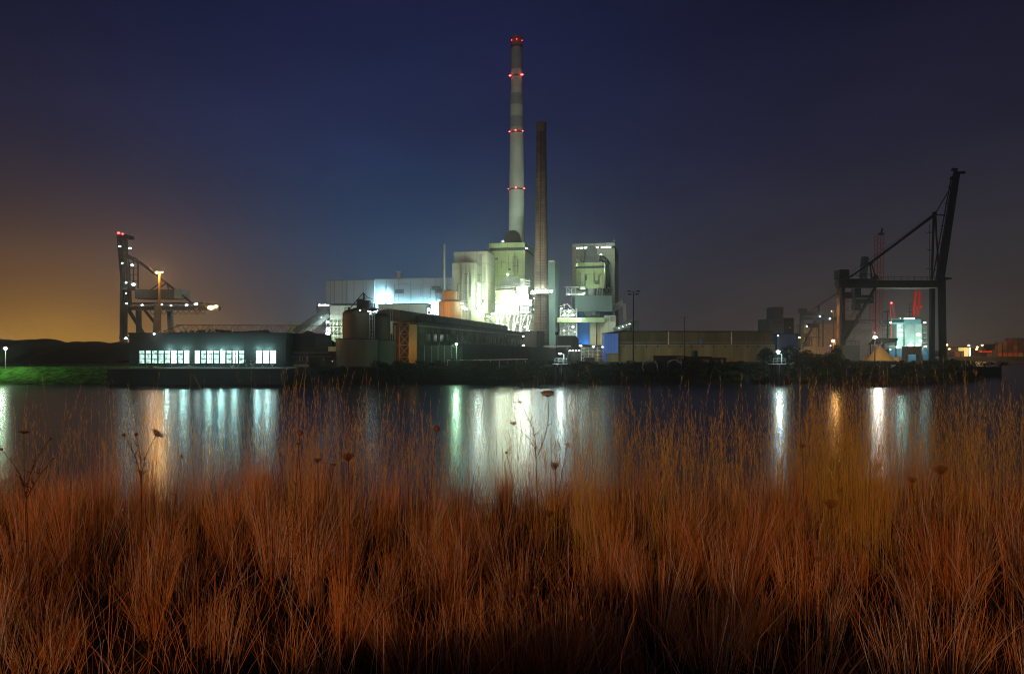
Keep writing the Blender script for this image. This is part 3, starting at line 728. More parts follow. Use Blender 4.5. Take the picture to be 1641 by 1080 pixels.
def tank():
    Y = 405; x = X(722, Y)
    t = thing('storage_tank', (x, Y, G0), 'two-tier round tank lit orange, beside the pale tower block', 'tank')
    MB().lathe(x, Y, [(S(19, Y), G0), (S(19, Y), Z(484, Y)), (S(12, Y), Z(481, Y))], 48).build('lower_tank', M['tank'], t, smooth=False)
    x2 = X(720.8, Y)
    MB().lathe(x2, Y, [(S(12, Y), Z(484, Y)), (S(12, Y), Z(467, Y)), (S(7, Y), Z(465, Y)), (.2, Z(464.4, Y))], 40).build('upper_tank', M['tank'], t, smooth=False)
    s_ = MB()
    for px in (735, 740, 745, 750): s_.beam(P(px, 482 if px > 738 else 470, Y - 3), P(px, 522, Y - 3), .3)
    for py in (482, 488, 495, 502, 510): s_.beam(P(735, py, Y - 3), P(750, py, Y - 3), .3)
    s_.rail([P(733, 471, Y - 2), P(741, 471, Y - 2)], 1.5, 1, .12); s_.pxbox(736, 743, Y - 2, 3, 484, 492)
    s_.build('stair_frame', M['lightsteel'], t)
    lamp(t, P(742, 492, Y - 6), .9, 'white', 1500, GW, 'floodlight'); lamp(t, P(746, 495, Y - 6), .9, 'white', 1500, GW, 'floodlight'); lamp(t, P(739, 486, Y - 6), .7, 'white', 800, GW, 'floodlight')
    light(P(703, 497, Y - 22), 42000, (1, .40, .05), .6)
tank()
LS = .6

# ------------------------------------------------------------------ long shed with row of roof vents
def long_shed():
    zt = 15.9
    A = (X(630, 214), 214); B = (X(668, 200), 200); C = (X(841, 344), 344); D = (C[0] - 22, C[1] + 6)
    t = thing('turbine_shed', (B[0], B[1], G0), 'long dark concrete shed receding to the plant, with a row of roof vents', 'shed')
    MB().extr([A, B, C, D], G0, zt).build('wall', M['oldconc'], t)
    MB().extr([A, (B[0] + .6, B[1] - .8), (C[0] + .6, C[1]), D], zt, zt + .7).build('roof', M['roof'], t)
    MB().extr([(A[0] + .3, A[1] - .5), (X(655, 200.5), 204), (X(655, 200.5) - .6, 206), (A[0] + .3, A[1] + 1)], G0, zt - .4).build('gable_wall', M['wall_orange'], t)
    d = Vector((C[0] - B[0], C[1] - B[1])); Ln = d.length; d.normalize(); nrm = Vector((d.y, -d.x))
    # window strip of the upper storey and piers
    win = MB(); pier = MB()
    nb = 24
    for i in range(nb):
        a = Vector(B) + d * (Ln * (i + .15) / nb); b_ = Vector(B) + d * (Ln * (i + .85) / nb)
        win.extr([tuple(a + nrm * .05), tuple(b_ + nrm * .05), tuple(b_ + nrm * -.1), tuple(a + nrm * -.1)], 10.6, 12.9)
        c = Vector(B) + d * (Ln * i / nb)
        pier.extr([tuple(c), tuple(c + d * .7), tuple(c + d * .7 + nrm * .45), tuple(c + nrm * .45)], G0, 14.6)
    win.build('window_strip', M['glass'], t); pier.build('piers', M['oldconc'], t)
    g = MB(); g.extr([tuple(Vector(B) + nrm * .5), tuple(Vector(C) + nrm * .5), tuple(Vector(C) + nrm * .9), tuple(Vector(B) + nrm * .9)], 14.7, 15.2); g.build('gutter', M['grey'], t)
    for i in range(9):                                   # roof vents, vaulted
        k0 = -.05 + i * .098; k1 = k0 + .082
        a = Vector(B) + d * (Ln * k0) - nrm * 2.2; b_ = Vector(B) + d * (Ln * k1) - nrm * 2.2
        vs = []; nn = 8; W_ = 7.0
        for c in (a, b_):
            for j in range(nn + 1):
                f = j / nn; vs.append((c.x - nrm.x * W_ * f, c.y - nrm.y * W_ * f, zt + .7 + 2.2 * (1 + .35 * math.sin(math.pi * f))))
        k = len(vs)
        for c in (a, b_):
            vs += [(c.x, c.y, zt + .6), (c.x - nrm.x * W_, c.y - nrm.y * W_, zt + .6)]
        fs = [(j, j + 1, nn + 2 + j, nn + 1 + j) for j in range(nn)] + [(k,) + tuple(range(nn + 1)) + (k + 1,), (k + 3,) + tuple(range(2 * nn + 1, nn, -1)) + (k + 2,), (k, k + 2, nn + 1, 0), (k + 1, nn, 2 * nn + 1, k + 3)]
        MB().add(vs, fs).build('roof_vent', M['silo2'], t)
    # light of the sodium lamp on the gable
    light(P(645, 560, 190), 1500, (1, .45, .08), .3)
    light(P(640, 505, 196), 350, (1, .45, .08), .3)
    # dark low annex in front
    t2 = thing('low_annex', (X(760, 190), 190, G0), 'low dark brick annex along the foot of the long shed', 'annex')
    MB().extr([(X(741, 188), 188), (X(893, 235), 235), (X(893, 235), 250), (X(741, 188) - 2, 210)], G0, [Z(551, 188), Z(558, 235), Z(558, 235), Z(551, 188)]).build('wall', M['dirt'], t2)
    MB().extr([(X(668, 186), 186), (X(741, 187), 187), (X(741, 187), 192), (X(668, 186), 192)], G0, Z(553.5, 187)).build('dark_wall', M['black2'], t2)
    ml = MB()
    for px in (680, 692, 702, 712, 724): ml.beam(P(px, 554, 185.6), P(px, 583, 185.6), .12)
    ml.build('door_rails', M['grey'], t2)
    r_ = MB(); r_.beam(P(716, 577.5, 172), P(846, 575.5, 174), .22); r_.beam(P(717, 577, 172), P(717, 588, 172), .15)
    for px in range(730, 846, 14): r_.beam(P(px, 577, 173), P(px, 590, 173), .12)
    r_.build('handrail', M['pipewhite'], None, 'long thin pale rail along the bank in front of the low annex', 'railing')
    # cube hut between shed and chimney
    t3 = thing('concrete_hut', (X(855, 262), 262, G0), 'plain dark cube building at the end of the long shed', 'hut')
    q = qbox(840, 860, 871, 262, 25, 8)
    MB().extr(qpoly(q), G0, Z(530.5, 262)).build('wall', M['silo2'], t3); MB().extr(qpoly(q, .2), Z(530.5, 262), Z(529.8, 262)).build('roof', M['grey'], t3)
    lamp(t3, P(839, 553.5, 258), .5, 'white', 200, GW, 'wall_lamp'); lamp(t3, P(838.5, 539, 262), .4, 'white', 200, GW, 'wall_lamp')
long_shed()
light(P(735, 545, 196), 1800, (.55, 1, .55), .4); light(P(790, 548, 225), 1500, (.6, 1, .55), .4); light(P(700, 540, 178), 900, (.6, 1, .6), .4)  # green fills added to brighten the shed wall
def escape_stair():
    Y = 196
    t = thing('conveyor_support', (X(645, Y), Y, G0), 'braced steel lattice tower in front of the orange gable', 'steel tower')
    b = MB()
    for px in (640, 656): b.beam(P(px, 517, Y), P(px, 588, Y), .28); b.beam(P(px, 517, Y + 3), P(px, 588, Y + 3), .22)
    for y0, y1 in ((517, 535), (535, 553), (553, 572), (572, 588)):
        b.beam(P(640, y0, Y), P(656, y1, Y), .2); b.beam(P(656, y0, Y), P(640, y1, Y), .2); b.beam(P(636, y1, Y), P(660, y1, Y), .18)
    b.rail([P(634, 517, Y), P(662, 517, Y)], 1.3, 1, .06); b.beam(P(630, 517, Y), P(664, 517, Y), .3)
    b.build('lattice', M['rust'], t)
    MB().pxbox(655, 668, Y - 1, 2, 520, 588).build('concrete_pier', M['oldconc2'], t)
escape_stair()

# ------------------------------------------------------------------ silos
def silo(pxc, rl, ru, Y, ytop, ymid, label, extra):
    x = X(pxc, Y)
    t = thing('cement_silo', (x, Y, G0), label, 'silo', 'pair of dark riverside silos')
    MB().lathe(x, Y, [(S(rl, Y), G0 - .3), (S(rl, Y), Z(ymid, Y)), (S(rl, Y) - .4, Z(ymid, Y) + .15)], 48).build('base_drum', M['silo2'], t, smooth=False)
    MB().lathe(x, Y, [(S(rl, Y), Z(ymid + 1.2, Y)), (S(rl, Y) + .18, Z(ymid + 1.2, Y)), (S(rl, Y) + .18, Z(ymid, Y)), (S(rl, Y), Z(ymid, Y))], 48).build('rim', M['black2'], t)
    MB().lathe(x, Y, [(S(ru, Y), Z(ymid, Y) + .15), (S(ru, Y), Z(ytop + 7, Y)), (S(ru * .93, Y), Z(ytop + 4, Y)), (S(ru * .6, Y), Z(ytop, Y)), (.1, Z(ytop - 1, Y))], 40).build('upper_drum', M['silo'], t, smooth=False)
    return t, x
def silos():
    Y = 182
    t, x = silo(572, 33, 22.5, Y, 496, 543, 'larger left silo with a tripod mast and cabins on its roof', 1)
    r_ = S(22, Y)
    b = MB(); z0 = Z(496.5, Y)
    b.rail([(x + r_ * .9 * math.cos(a), Y + r_ * .9 * math.sin(a), z0 - .8) for a in np.linspace(0, 2 * math.pi, 13)], 1.2, 1.2, .05)
    b.build('roof_railing', M['black2'], t)
    b = MB(); b.pxbox(566, 602, Y - 2, 4, 493.5, 495.5); b.pxbox(560, 612, Y - 1.5, 3, 497, 498); b.build('platform', M['black2'], t)
    b = MB(); b.pxbox(571.5, 580, Y - 1, 2.4, 479, 493.5); b.pxbox(584.5, 591, Y - 1, 2.4, 481, 493.5); b.build('cabin', M['black2'], t)
    b = MB(); ap = P(582.5, 469, Y)
    b.beam(P(582.5, 494, Y), ap, .3); b.beam(P(583.8, 494, Y), P(583.8, 472, Y), .2); b.beam(P(560, 495, Y), ap, .2); b.beam(P(559, 497, Y), P(559, 492, Y), .35)
    b.beam(ap, P(589, 477, Y), .18); b.beam(P(587, 476, Y), P(597, 479.5, Y), .18); b.beam(P(584, 479, Y), P(590, 478, Y), .12); b.beam(ap, P(586, 480, Y), .12)
    b.build('mast', M['black'], t)
    for px, py in ((591, 499), (594, 500), (593.5, 503), (599, 500), (602, 498.5), (605, 498), (577, 497)): lamp(t, P(px, py, Y - 4.6), .22 if px < 600 else .16, 'white', 22, GW, 'floodlight')
    t2, x2 = silo(609, 24.5, 16, Y + 7, 503, 545, 'smaller right silo with pipes down its side', 0)
    b = MB(); Yq = Y - 1
    for px in (625.5, 629): b.beam(P(px, 496, Yq), P(px, 545, Yq), .14)
    for px in (592, 597, 600): b.beam(P(px, 503, Y - 3), P(px, 543, Y - 3), .14)
    for py in range(505, 543, 6): b.beam(P(592, py, Y - 3), P(600, py, Y - 3), .1)
    b.rail([P(604, 497, Yq), P(630, 497, Yq)], 1.2, 1.2, .06); b.rail([P(610, 500, Yq), P(625, 500, Yq)], 1.2, 1.2, .05)
    b.build('pipes_and_railing', M['grey'], t2)
    MB().pxbox(625, 630, Yq, 1.2, 535, 544).build('valve_box', M['black'], t2)
    light(P(500, 525, 178), 2600, (1, .48, .12), .4, 120, P(575, 525, 185)); light(P(660, 565, 174), 600, (.6, 1, .6), .3, 120, P(610, 560, 185))
silos()

# ------------------------------------------------------------------ warehouse with the lit windows
def warehouse():
    Y = 176
    t = thing('quay_warehouse', (X(330, Y), Y, G0), 'dark waterside warehouse with three banks of glaring lit windows', 'warehouse')
    zt = Z(536, Y)
    # wall with openings built as strips
    banks = [(222, 304, 8), (311, 392, 8), (409, 443, 3)]
    zb, zw0, zw1 = G0, Z(583, Y), Z(561, Y)
    w_ = MB(); w_.box(X(207, Y), X(458, Y), Y, Y + .4, zw1, zt); w_.box(X(207, Y), X(458, Y), Y, Y + .4, zb, zw0)
    e = [207] + [v for b_ in banks for v in b_[:2]] + [458]
    for i in range(0, len(e), 2): w_.box(X(e[i], Y), X(e[i + 1], Y), Y, Y + .4, zw0, zw1)
    w_.box(X(207, Y), X(207, Y) + .4, Y + .4, Y + 26, zb, zt); w_.box(X(458, Y) - .4, X(458, Y), Y + .4, Y + 26, zb, zt); w_.box(X(207, Y), X(458, Y), Y + 26, Y + 26.4, zb, zt)
    w_.build('wall', M['ware'], t)
    MB().box(X(206, Y), X(459, Y), Y - .35, Y + 27, zt, zt + .45).build('roof', M['roof'], t)
    glow = bpy.data.materials.new('lit_window_glass'); glow.use_nodes = True
    n = glow.node_tree.nodes; l = glow.node_tree.links; bs = n['Principled BSDF']; bs.inputs['Base Color'].default_value = (.2, .25, .22, 1); bs.inputs['Roughness'].default_value = .3
    tc = n.new('ShaderNodeTexCoord'); no = n.new('ShaderNodeTexNoise'); no.inputs['Scale'].default_value = 1.3; no.inputs['Detail'].default_value = 5; l.new(tc.outputs['Object'], no.inputs[0])
    mr = n.new('ShaderNodeMapRange'); mr.inputs[1].default_value = .35; mr.inputs[2].default_value = .65; mr.inputs[3].default_value = .25; mr.inputs[4].default_value = 1.7; l.new(no.outputs[0], mr.inputs[0])
    l.new(mr.outputs[0], bs.inputs['Emission Strength']); bs.inputs['Emission Color'].default_value = (.62, 1, .90, 1)
    bright = emis('lamp_lit_glass', (.75, 1, .93), 4.5, True)
    for px0, px1, k in banks:
        wd = (px1 - px0) / k
        for i in range(k):
            a, b_ = px0 + i * wd, px0 + (i + 1) * wd
            f = MB(); 
            f.pxbox(a, a + 1.0, Y - .06, .25, 561, 583); f.pxbox(b_ - 1.0, b_, Y - .06, .25, 561, 583)
            for py in (561, 566.8, 574.4, 582.2): f.pxbox(a, b_, Y - .04, .2, py, py + .8)
            if (px0 == 311 and i in (2, 6)): f.pxbox((a + b_) / 2 - .9, (a + b_) / 2 + .9, Y - .02, .2, 562, 583); f.pxbox((a + b_) / 2 + 2, (a + b_) / 2 + 3, Y - .02, .2, 564, 583)
            w1 = f.build('window', M['black'], t)
            hot = px0 == 409 or (px0 == 222 and i in (5, 7)) or (px0 == 311 and i in (0, 2, 4, 6))
            MB().pxbox(a + .5, b_ - .5, Y + .12, .06, 561.2, 583).build('pane', bright if hot else glow, w1)
    for px in (271, 297, 337, 357, 379, 415, 431): light((X(px, Y), Y - 1.2, Z(560.5, Y)), 900, (.50, 1, .92), .25, 'all')
    tr = MB(); random.seed(8)
    tr.rail([(X(232, Y), Y - 3, G0), (X(440, Y), Y - 3, G0)], 1.0, 2.0, .04)
    tr.build('quay_railing', M['grey'], None, 'thin quay railing below the lit warehouse windows', 'railing')
    # scrap at the right
    j = MB()
    for i in range(30):
        p = P(U(368, 440), U(577, 589), Y - 4 + U(-1, 1)); j.beam(p, p + Vector((U(-1.2, 1.2), U(-.5, .5), U(-.6, .9))), U(.06, .16))
    j.build('scrap_pile', M['pipewhite'], None, 'tangle of bent pale scrap metal in front of the right lit windows', 'scrap')
    # side shed on the right
    t2 = thing('side_shed', (X(500, 182), 182, G0), 'dark shed with sagging roof between warehouse and silos', 'shed')
    MB().box(X(459.5, 180), X(538, 180), 180, 200, G0, Z(556, 180)).build('wall', M['dirt'], t2)
    s_ = MB(); s_.box(X(460, 182), X(505, 182), 182, 198, Z(556, 180), Z(534.5, 182)); s_.build('upper_wall', M['ware'], t2)
    s_ = MB(); s_.pxbox(470, 525, 179, 2, 564.5, 565.4); s_.pxbox(466, 530, 179.4, 1, 571, 571.6)
    for px in (480, 484, 491, 493): s_.pxbox(px, px + .7, 178.6, .3, 571, 580)
    s_.build('door_track', M['grey'], t2)
    MB().pxbox(526, 538.5, 179.8, .2, 555.5, 563).build('lit_panel', M['panel_green'], t2); light(P(532, 557, 177), 12, (.9, 1, .6), .1)
    lamp(t2, P(532.5, 579, 178.9), .12, 'soft', 3, (1, 1, .7), 'wall_lamp'); lamp(t2, P(518, 576, 178.9), .07, 'soft', 1, (1, 1, .7), 'wall_lamp')
    h = MB(); a = P(468, 584, 174); h.add([P(468, 584, 172), P(497, 584, 172), P(492, 592, 172), P(474, 592, 172), P(468, 584, 175), P(497, 584, 175), P(492, 592, 175), P(474, 592, 175)],
        [(0, 3, 2, 1), (4, 5, 6, 7), (0, 1, 5, 4), (1, 2, 6, 5), (2, 3, 7, 6), (3, 0, 4, 7)]); h.build('hopper', M['oldconc2'], None, 'grey tapered hopper on the bank below the side shed', 'hopper')
    lamp(t, P(247, 535, 175.5), .3, 'white', 260, (1, .85, .8), 'floodlight')
warehouse()
def gantry():
    Y = 205
    t = thing('conveyor_gantry', (X(400, Y), Y, G0), 'long rusty lattice conveyor bridge running above the warehouse roof', 'conveyor')
    b = MB(); b.truss(P(290, 533.5, Y), P(549, 535, Y - 6), S(12.5, Y), 2.5, 22, .10)
    b.beam(P(290, 521, Y), P(262, 531, Y), .25); b.beam(P(290, 534, Y), P(262, 531, Y), .25); b.beam(P(276, 526, Y), P(282, 534, Y), .2)
    b.build('lattice', M['rust'], t)
    d_ = MB()
    for px in (295, 303, 312, 330, 338, 345, 372): d_.beam(P(px, 532, Y - .3), P(px - 7 if px % 2 else px + 7, 523, Y - .3), .45)
    d_.build('roller_frames', M['pipewhite'], t)
    for px in (330, 400, 470, 530): MB().beam(P(px, 534, Y + 1), (X(px, Y), Y + 1, G0), .35).build('support_leg', M['rust'], t)
    light(P(300, 528, Y - 5), 160, (1, .55, .25), .3); light(P(345, 527, Y - 6), 130, (1, .55, .25), .3); light(P(430, 524, Y - 8), 100, (1, .55, .25), .3); light(P(505, 528, Y - 8), 160, (1, .5, .15), .3)
gantry()

# ------------------------------------------------------------------ heaps
def heap(name, m, px0, px1, Y, D, ridge, label, cat, ground=G0, nx=60, amp=.5, seed=1):
    random.seed(seed); ph = [U(0, 6) for _ in range(6)]
    b = MB(); ny = 16; x0, x1 = X(px0, Y), X(px1, Y)
    for j in range(ny + 1):
        v = j / ny; f = math.sin(math.pi * v) ** .8
        for i in range(nx + 1):
            u = i / nx; px = px0 + (px1 - px0) * u; zr = Z(float(np.interp(px, [r[0] for r in ridge], [r[1] for r in ridge])), Y)
            z = ground + (zr - ground) * f + amp * f * (math.sin(u * 21 + ph[0] + v * 5) * .5 + math.sin(u * 47 + ph[1] - v * 9) * .25)
            b.v.append((x0 + (x1 - x0) * u, Y + (v - .5) * D, z))
    b.f = [(j * (nx + 1) + i, j * (nx + 1) + i + 1, (j + 1) * (nx + 1) + i + 1, (j + 1) * (nx + 1) + i) for j in range(ny) for i in range(nx)]
    return b.build(name, m, None, label, cat, smooth=True)
heap('coal_heap', M['coal'], -140, 118, 255, 60, [(-140, 575), (-100, 550), (0, 544), (30, 545), (50, 543.5), (65, 545.5), (75, 543.5), (90, 548), (105, 553), (118, 575)], 'long dark coal heap at the left edge under the orange sky', 'coal heap', nx=120, amp=.3)
heap('coal_heap', M['coal'], 92, 225, 235, 40, [(92, 575), (100, 556), (112, 551), (125, 547.5), (150, 547), (170, 549.5), (195, 548.5), (210, 550), (225, 575)], 'second coal heap, next to the foot of the floodlit crane', 'coal heap', nx=80, amp=.3, seed=4)
heap('coal_heap', M['coal'], 466, 552, 215, 20, [(466, 574), (480, 538), (492, 530), (500, 531), (512, 537), (520, 535), (530, 544), (540, 550), (552, 576)], 'small brown heap peaking behind the side shed beside the silos', 'coal heap', amp=.1, seed=6)
heap('coal_heap', M['coal'], 275, 475, 235, 20, [(275, 574), (290, 531), (340, 527), (380, 531), (430, 529), (475, 574)], 'low heap glimpsed through the conveyor lattice above the warehouse roof', 'coal heap', amp=.2, seed=9)
def cone_heap(px, py, Y, w, label, m='sand'):
    b = MB(); x = X(px, Y); zt = Z(py, Y); r = S(w, Y); prof = [(r, G0 - .2), (r * .72, G0 + (zt - G0) * .27), (r * .4, G0 + (zt - G0) * .62), (r * .12, G0 + (zt - G0) * .95), (.05, zt)]
    b.lathe(x, Y, prof, 40)
    random.seed(int(px)); b.v = [(v[0] + U(-.12, .12), v[1] + U(-.12, .12), v[2] + U(-.08, .08)) for v in b.v]
    b.build('sand_heap', M[m], None, label, 'sand heap', smooth=True)
cone_heap(1410, 555.5, 216, 29, 'yellow sand cone glowing under the big quay crane')
cone_heap(1438, 571, 213, 14, 'low tail of yellow sand right of the cone')

# ------------------------------------------------------------------ left ship-to-shore crane
def left_crane():
    Y = 330
    t = thing('quay_crane', (X(205, Y), Y, G0), 'floodlit container crane with raised boom at the left, behind the coal heap', 'crane')
    D = 16
    b = MB()
    for dy in (0, 3.2): b.add([P(187, 378, Y + dy), P(203, 378, Y + dy), P(207, 548, Y + dy), P(194, 548, Y + dy)], [(0, 3, 2, 1)] if dy == 0 else [(0, 1, 2, 3)])
    b = MB()
    for dy in (0, 3):
        b.beam(P(189, 377, Y + dy), P(196, 456, Y + dy), 1.0, 1.0); b.beam(P(194, 377, Y + dy), P(199, 456, Y + dy), .8, .8); b.beam(P(201.5, 376, Y + dy), P(206, 456, Y + dy), 1.0, 1.0)
        for k in range(14):
            b.beam(P(190 + k * .5, 379 + k * 5.5, Y + dy), P(201 + k * .4, 384.5 + k * 5.5, Y + dy), .4); b.beam(P(201.5 + k * .4, 379 + k * 5.5, Y + dy), P(190 + k * .5, 384.5 + k * 5.5, Y + dy), .35)
            b.beam(P(190 + k * .5, 379 + k * 5.5, Y + dy), P(202 + k * .4, 379 + k * 5.5, Y + dy), .45)
    b.pxbox(189, 206, Y - 1, 5, 377, 382)
    b.build('raised_boom', M['cranegrey'], t)
    b = MB(); b.beam(P(196, 452, Y - 2), P(195.5, 549, Y - 2), 1.5); b.beam(P(202, 456, Y - 2), P(201.5, 549, Y - 2), 1.1); [b.beam(P(196, 460 + k * 9, Y - 2), P(202, 469 + k * 9, Y - 2), .4) for k in range(10)]; b.beam(P(205, 420, Y), P(209, 495, Y), 1.2); b.beam(P(221, 417, Y), P(221, 463, Y), .6); b.beam(P(214, 412, Y), P(214, 463, Y), .5)
    b.beam(P(204, 410, Y), P(222, 420, Y), 1.6); b.pxbox(192, 206, Y - 4, 6, 456, 464)
    for py in (430, 440, 450): b.beam(P(206, py, Y), P(221, py, Y), .35)
    b.build('portal_frame', M['cranegrey'], t); MB().beam(P(222, 497, Y + D), P(223, 545, Y + D), 2.0).build('leg', M['cranegrey'], t); b = MB()
    b.beam(P(205, 495, Y), P(238, 548, Y), 1.3); b.beam(P(232, 497, Y + D), P(250, 520, Y + D), 1.1); b.beam(P(192, 541, Y), P(252, 541, Y), 1.2)
    b.build('braces', M['cranegrey'], t)
    b = MB(); b.beam(P(254, 482, Y - 3), P(250, 549, Y - 3), 2.4); b.build('leg', M['grey'], t)
    MB().beam(P(272, 498, Y + D), P(275, 548, Y + D), 2.2).build('leg', M['grey'], t)
    b = MB(); b.beam(P(200, 494, Y), P(352, 494, Y), 2.4, 1.9); b.beam(P(200, 487, Y), P(345, 487, Y), .4); b.truss(P(206, 492, Y - 2), P(335, 492, Y - 2), 1.8, 4, 14, .25)
    b.build('girder', M['cranegrey'], t)
    b = MB(); b.pxbox(216, 279, Y - 1, 9, 464, 478.5); b.build('machine_house', mat('machine_house_grey', (.045, .04, .04), .6), t)
    b = MB(); b.pxbox(279.3, 290, Y - 1, 9, 463, 478); b.build('machine_house_end', M['grey'], t)
    b = MB()
    for o in (0, 1.8):
        b.beam(P(216, 413 + o * 1.5, Y + o), P(313, 489 + o, Y + o), .45)
    b.beam(P(222, 479, Y), P(255, 455, Y), .5); b.beam(P(250, 465, Y), P(268, 453, Y), .5); b.beam(P(268, 453, Y), P(270, 464, Y), .4); b.beam(P(220, 416, Y + 1), P(240, 430, Y + 1), .4)
    b.build('stay_cables', M['black'], t)
    b = MB(); random.seed(2)
    for i in range(10):
        x0 = 240 + i * 9; pr = None
        for k in range(7):
            p = P(x0 + k * 1.5, 497.5 + 6 * math.sin(math.pi * k / 6), Y - 1)
            if pr: b.beam(pr, p, .22)
            pr = p
    b.build('cable_loops', M['black2'], t)
    b = MB(); b.pxbox(311, 316, Y - 2, 3, 488, 494); b.pxbox(312.5, 315, Y - 2, 2, 494, 504); b.build('trolley_cab', M['rust'], t)
    for px, py, r, e in ((192, 395, .6, 300), (208, 398, .9, 700), (196, 422, .6, 300), (212, 425, .9, 600), (202, 453, .7, 300), (214, 456, 1.0, 700), (202, 470, .6, 300), (203, 486, .8, 500), (228, 489, .8, 500), (259, 488, .8, 500), (274, 490, .8, 500), (299, 489, .8, 500), (314, 487, .9, 500), (202, 542, .7, 400)):
        lamp(t, P(px, py, Y - 4), r * .8, 'green' if r < .65 else 'white', e * .6, (.75, 1, .85), 'floodlight')
    lamp(t, P(338, 493, Y - 2), 1.5, 'orange', 2600, OR, 'sodium_lamp'); lamp(t, P(346, 491, Y - 2), 1.1, 'orange', 1200, OR, 'sodium_lamp')
    lamp(t, P(190, 373.5, Y), .7, 'red', 200, RD, 'warning_lamp'); lamp(t, P(196.5, 375, Y), .4, 'red', 60, RD, 'warning_lamp')
LS = .5
left_crane()

# ------------------------------------------------------------------ lamp masts
def mast(px, pytop, pybase, Y, kind, label, group=None, lit='', e=0, c=GW, pole=.16, pm='grey'):
    t = thing('light_mast', (X(px, Y), Y, Z(pybase, Y)), label, 'lamp post', group)
    top = P(px, pytop, Y)
    MB().tube(P(px, pybase, Y), top, pole * 1.3, pole * .8, 10).build('pole', M[pm], t)
    if kind == 'high':
        b = MB(); b.beam(top + Vector((-1.3, 0, 0)), top + Vector((1.3, 0, 0)), .3); b.build('crossbar', M[pm], t)
        for o in (-1.0, -.3, .4, 1.1): lamp(t, top + Vector((o, -.1, .1)), .36, lit, e, c, 'lamp_head')
    elif kind == 'four':
        for o, dz in ((-1.1, 0), (1.1, 0), (-1.4, .9), (1.4, .9)):
            MB().add([top + Vector((o - .55, -.3, dz - .12)), top + Vector((o + .55, -.3, dz - .12)), top + Vector((o + .35, .3, dz + .2)), top + Vector((o - .35, .3, dz + .2)),
                      top + Vector((o - .55, -.3, dz + .05)), top + Vector((o + .55, -.3, dz + .05)), top + Vector((o + .35, .3, dz + .3)), top + Vector((o - .35, .3, dz + .3))],
                     [(0, 1, 2, 3), (4, 7, 6, 5), (0, 4, 5, 1), (1, 5, 6, 2), (2, 6, 7, 3), (3, 7, 4, 0)]).build('lamp_head', M['black'], t)
        MB().beam(top + Vector((-1.4, 0, .0)), top + Vector((1.4, 0, 0)), .12).beam(top + Vector((-1.4, 0, .85)), top + Vector((1.4, 0, .85)), .1).beam(top, top + Vector((0, 0, .9)), .12).build('crossbar', M['black'], t)
    elif kind == 'two':
        for s_ in (-1, 1): MB().beam(top + Vector((s_ * .1, 0, 0)), top + Vector((s_ * 1.2, 0, .12)), .3, .16).build('lamp_head', M['black'], t)
    elif kind == 'side':
        MB().beam(top, top + Vector((-.9, -.1, -.1)), .14).build('arm', M[pm], t); lamp(t, top + Vector((-.9, -.1, -.25)), .3, lit, e, c, 'lamp_head')
    else: lamp(t, top + Vector((0, -.1, .1)), kind, lit, e, c, 'lamp_head')
    return t
t = mast(255.5, 437, 545, 262, 'high', 'tall orange-lit mast standing in front of the floodlit left crane', lit='orange', e=3600, c=OR, pole=.5, pm='wall_orange')
light(P(255, 447, 259), 700, OR, .3); light(P(256, 480, 259.5), 110, OR, .3); light(P(256, 510, 259.5), 90, OR, .3)
mast(9, 559, 592, 163, .42, 'short lit lamp post above the green bank at the far left edge', lit='white', e=2600, c=(.65, 1, .62), pole=.08)
light(P(40, 570, 157), 700, (.6, 1, .5), .2); light(P(-30, 570, 157), 1500, (.6, 1, .5), .2)
mast(731.5, 552, 590, 178, .35, 'single green-white lit lamp post in front of the dark shed door', lit='green', e=3200, c=(.5, 1, .6), pole=.07)
mast(1015, 472, 582, 205, 'four', 'tall unlit mast with four black floodlight heads before the blue shed', pole=.16, pm='black')
mast(1097, 509, 578, 232, 'two', 'unlit mast with two flat lamp arms before the long low warehouse', pole=.14, pm='black')
mast(1246.5, 538.5, 590, 200, .28, 'small white lamp on a thin pole against the blue wall, above the tree', lit='violet', e=90, c=(.7, .8, 1), pole=.07)
mast(872, 560, 600, 172, .01, 'thin dark pole with ball top, left of the bright dolphin lamp', lit='soft', pole=.07, pm='black') if False else None
def pole_ball():
    Y = 190; b = MB(); b.tube(P(891.8, 590, Y), P(891.8, 536, Y), .08, .06, 8); b.ball(P(891.8, 534.5, Y), .42, 10, 6)
    b.build('signal_pole', M['black'], None, 'thin dark pole with a ball on top above the lamp platform', 'pole')
pole_ball()
def dolphin(px, pyl, label, e, wide):
    Y = 156
    t = thing('mooring_dolphin', (X(px, Y), Y, 0), label, 'mooring dolphin', 'lamp-topped mooring dolphins')
    b = MB()
    for dx in (-1.1, 0, 1.1):
        for dy in (-.6, .6): b.tube((X(px, Y) + dx, Y + dy, -1), (X(px, Y) + dx, Y + dy, 4.6), .42, .42, 10)
    b.build('piles', M['black'], t)
    x = X(px, Y); MB().box(x - 1.7, x + 1.7, Y - 1.2, Y + 1.2, 4.6, 4.75).build('platform', M['grey'], t)
    r = MB(); r.rail([(x - 1.2, Y - 1, 4.85), (x + 1.5, Y - 1, 4.85)], 1.1, .7, .04); r.beam((x + .9, Y - .5, 4.85), (x + .9, Y - .5, 6.9), .12); r.beam((x + .9, Y - .5, 6.9), (x - .1, Y - .5, 7.0), .08)
    r.beam((x + .3, Y - .9, 2.5), (x + .3, Y - .9, 4.7), .08); r.build('railing', M['grey'], t)
    lamp(t, (X(px, Y), Y - .7, Z(pyl, Y)), .38, 'white', e, (.72, 1, .93), 'floodlight', .8)
dolphin(897, 566.5, 'mooring dolphin with a bright lamp, below the brick chimney', 2600, 1)
dolphin(1245, 563.5, 'mooring dolphin with a bright lamp, in front of the tree by the blue wall', 2600, 1)

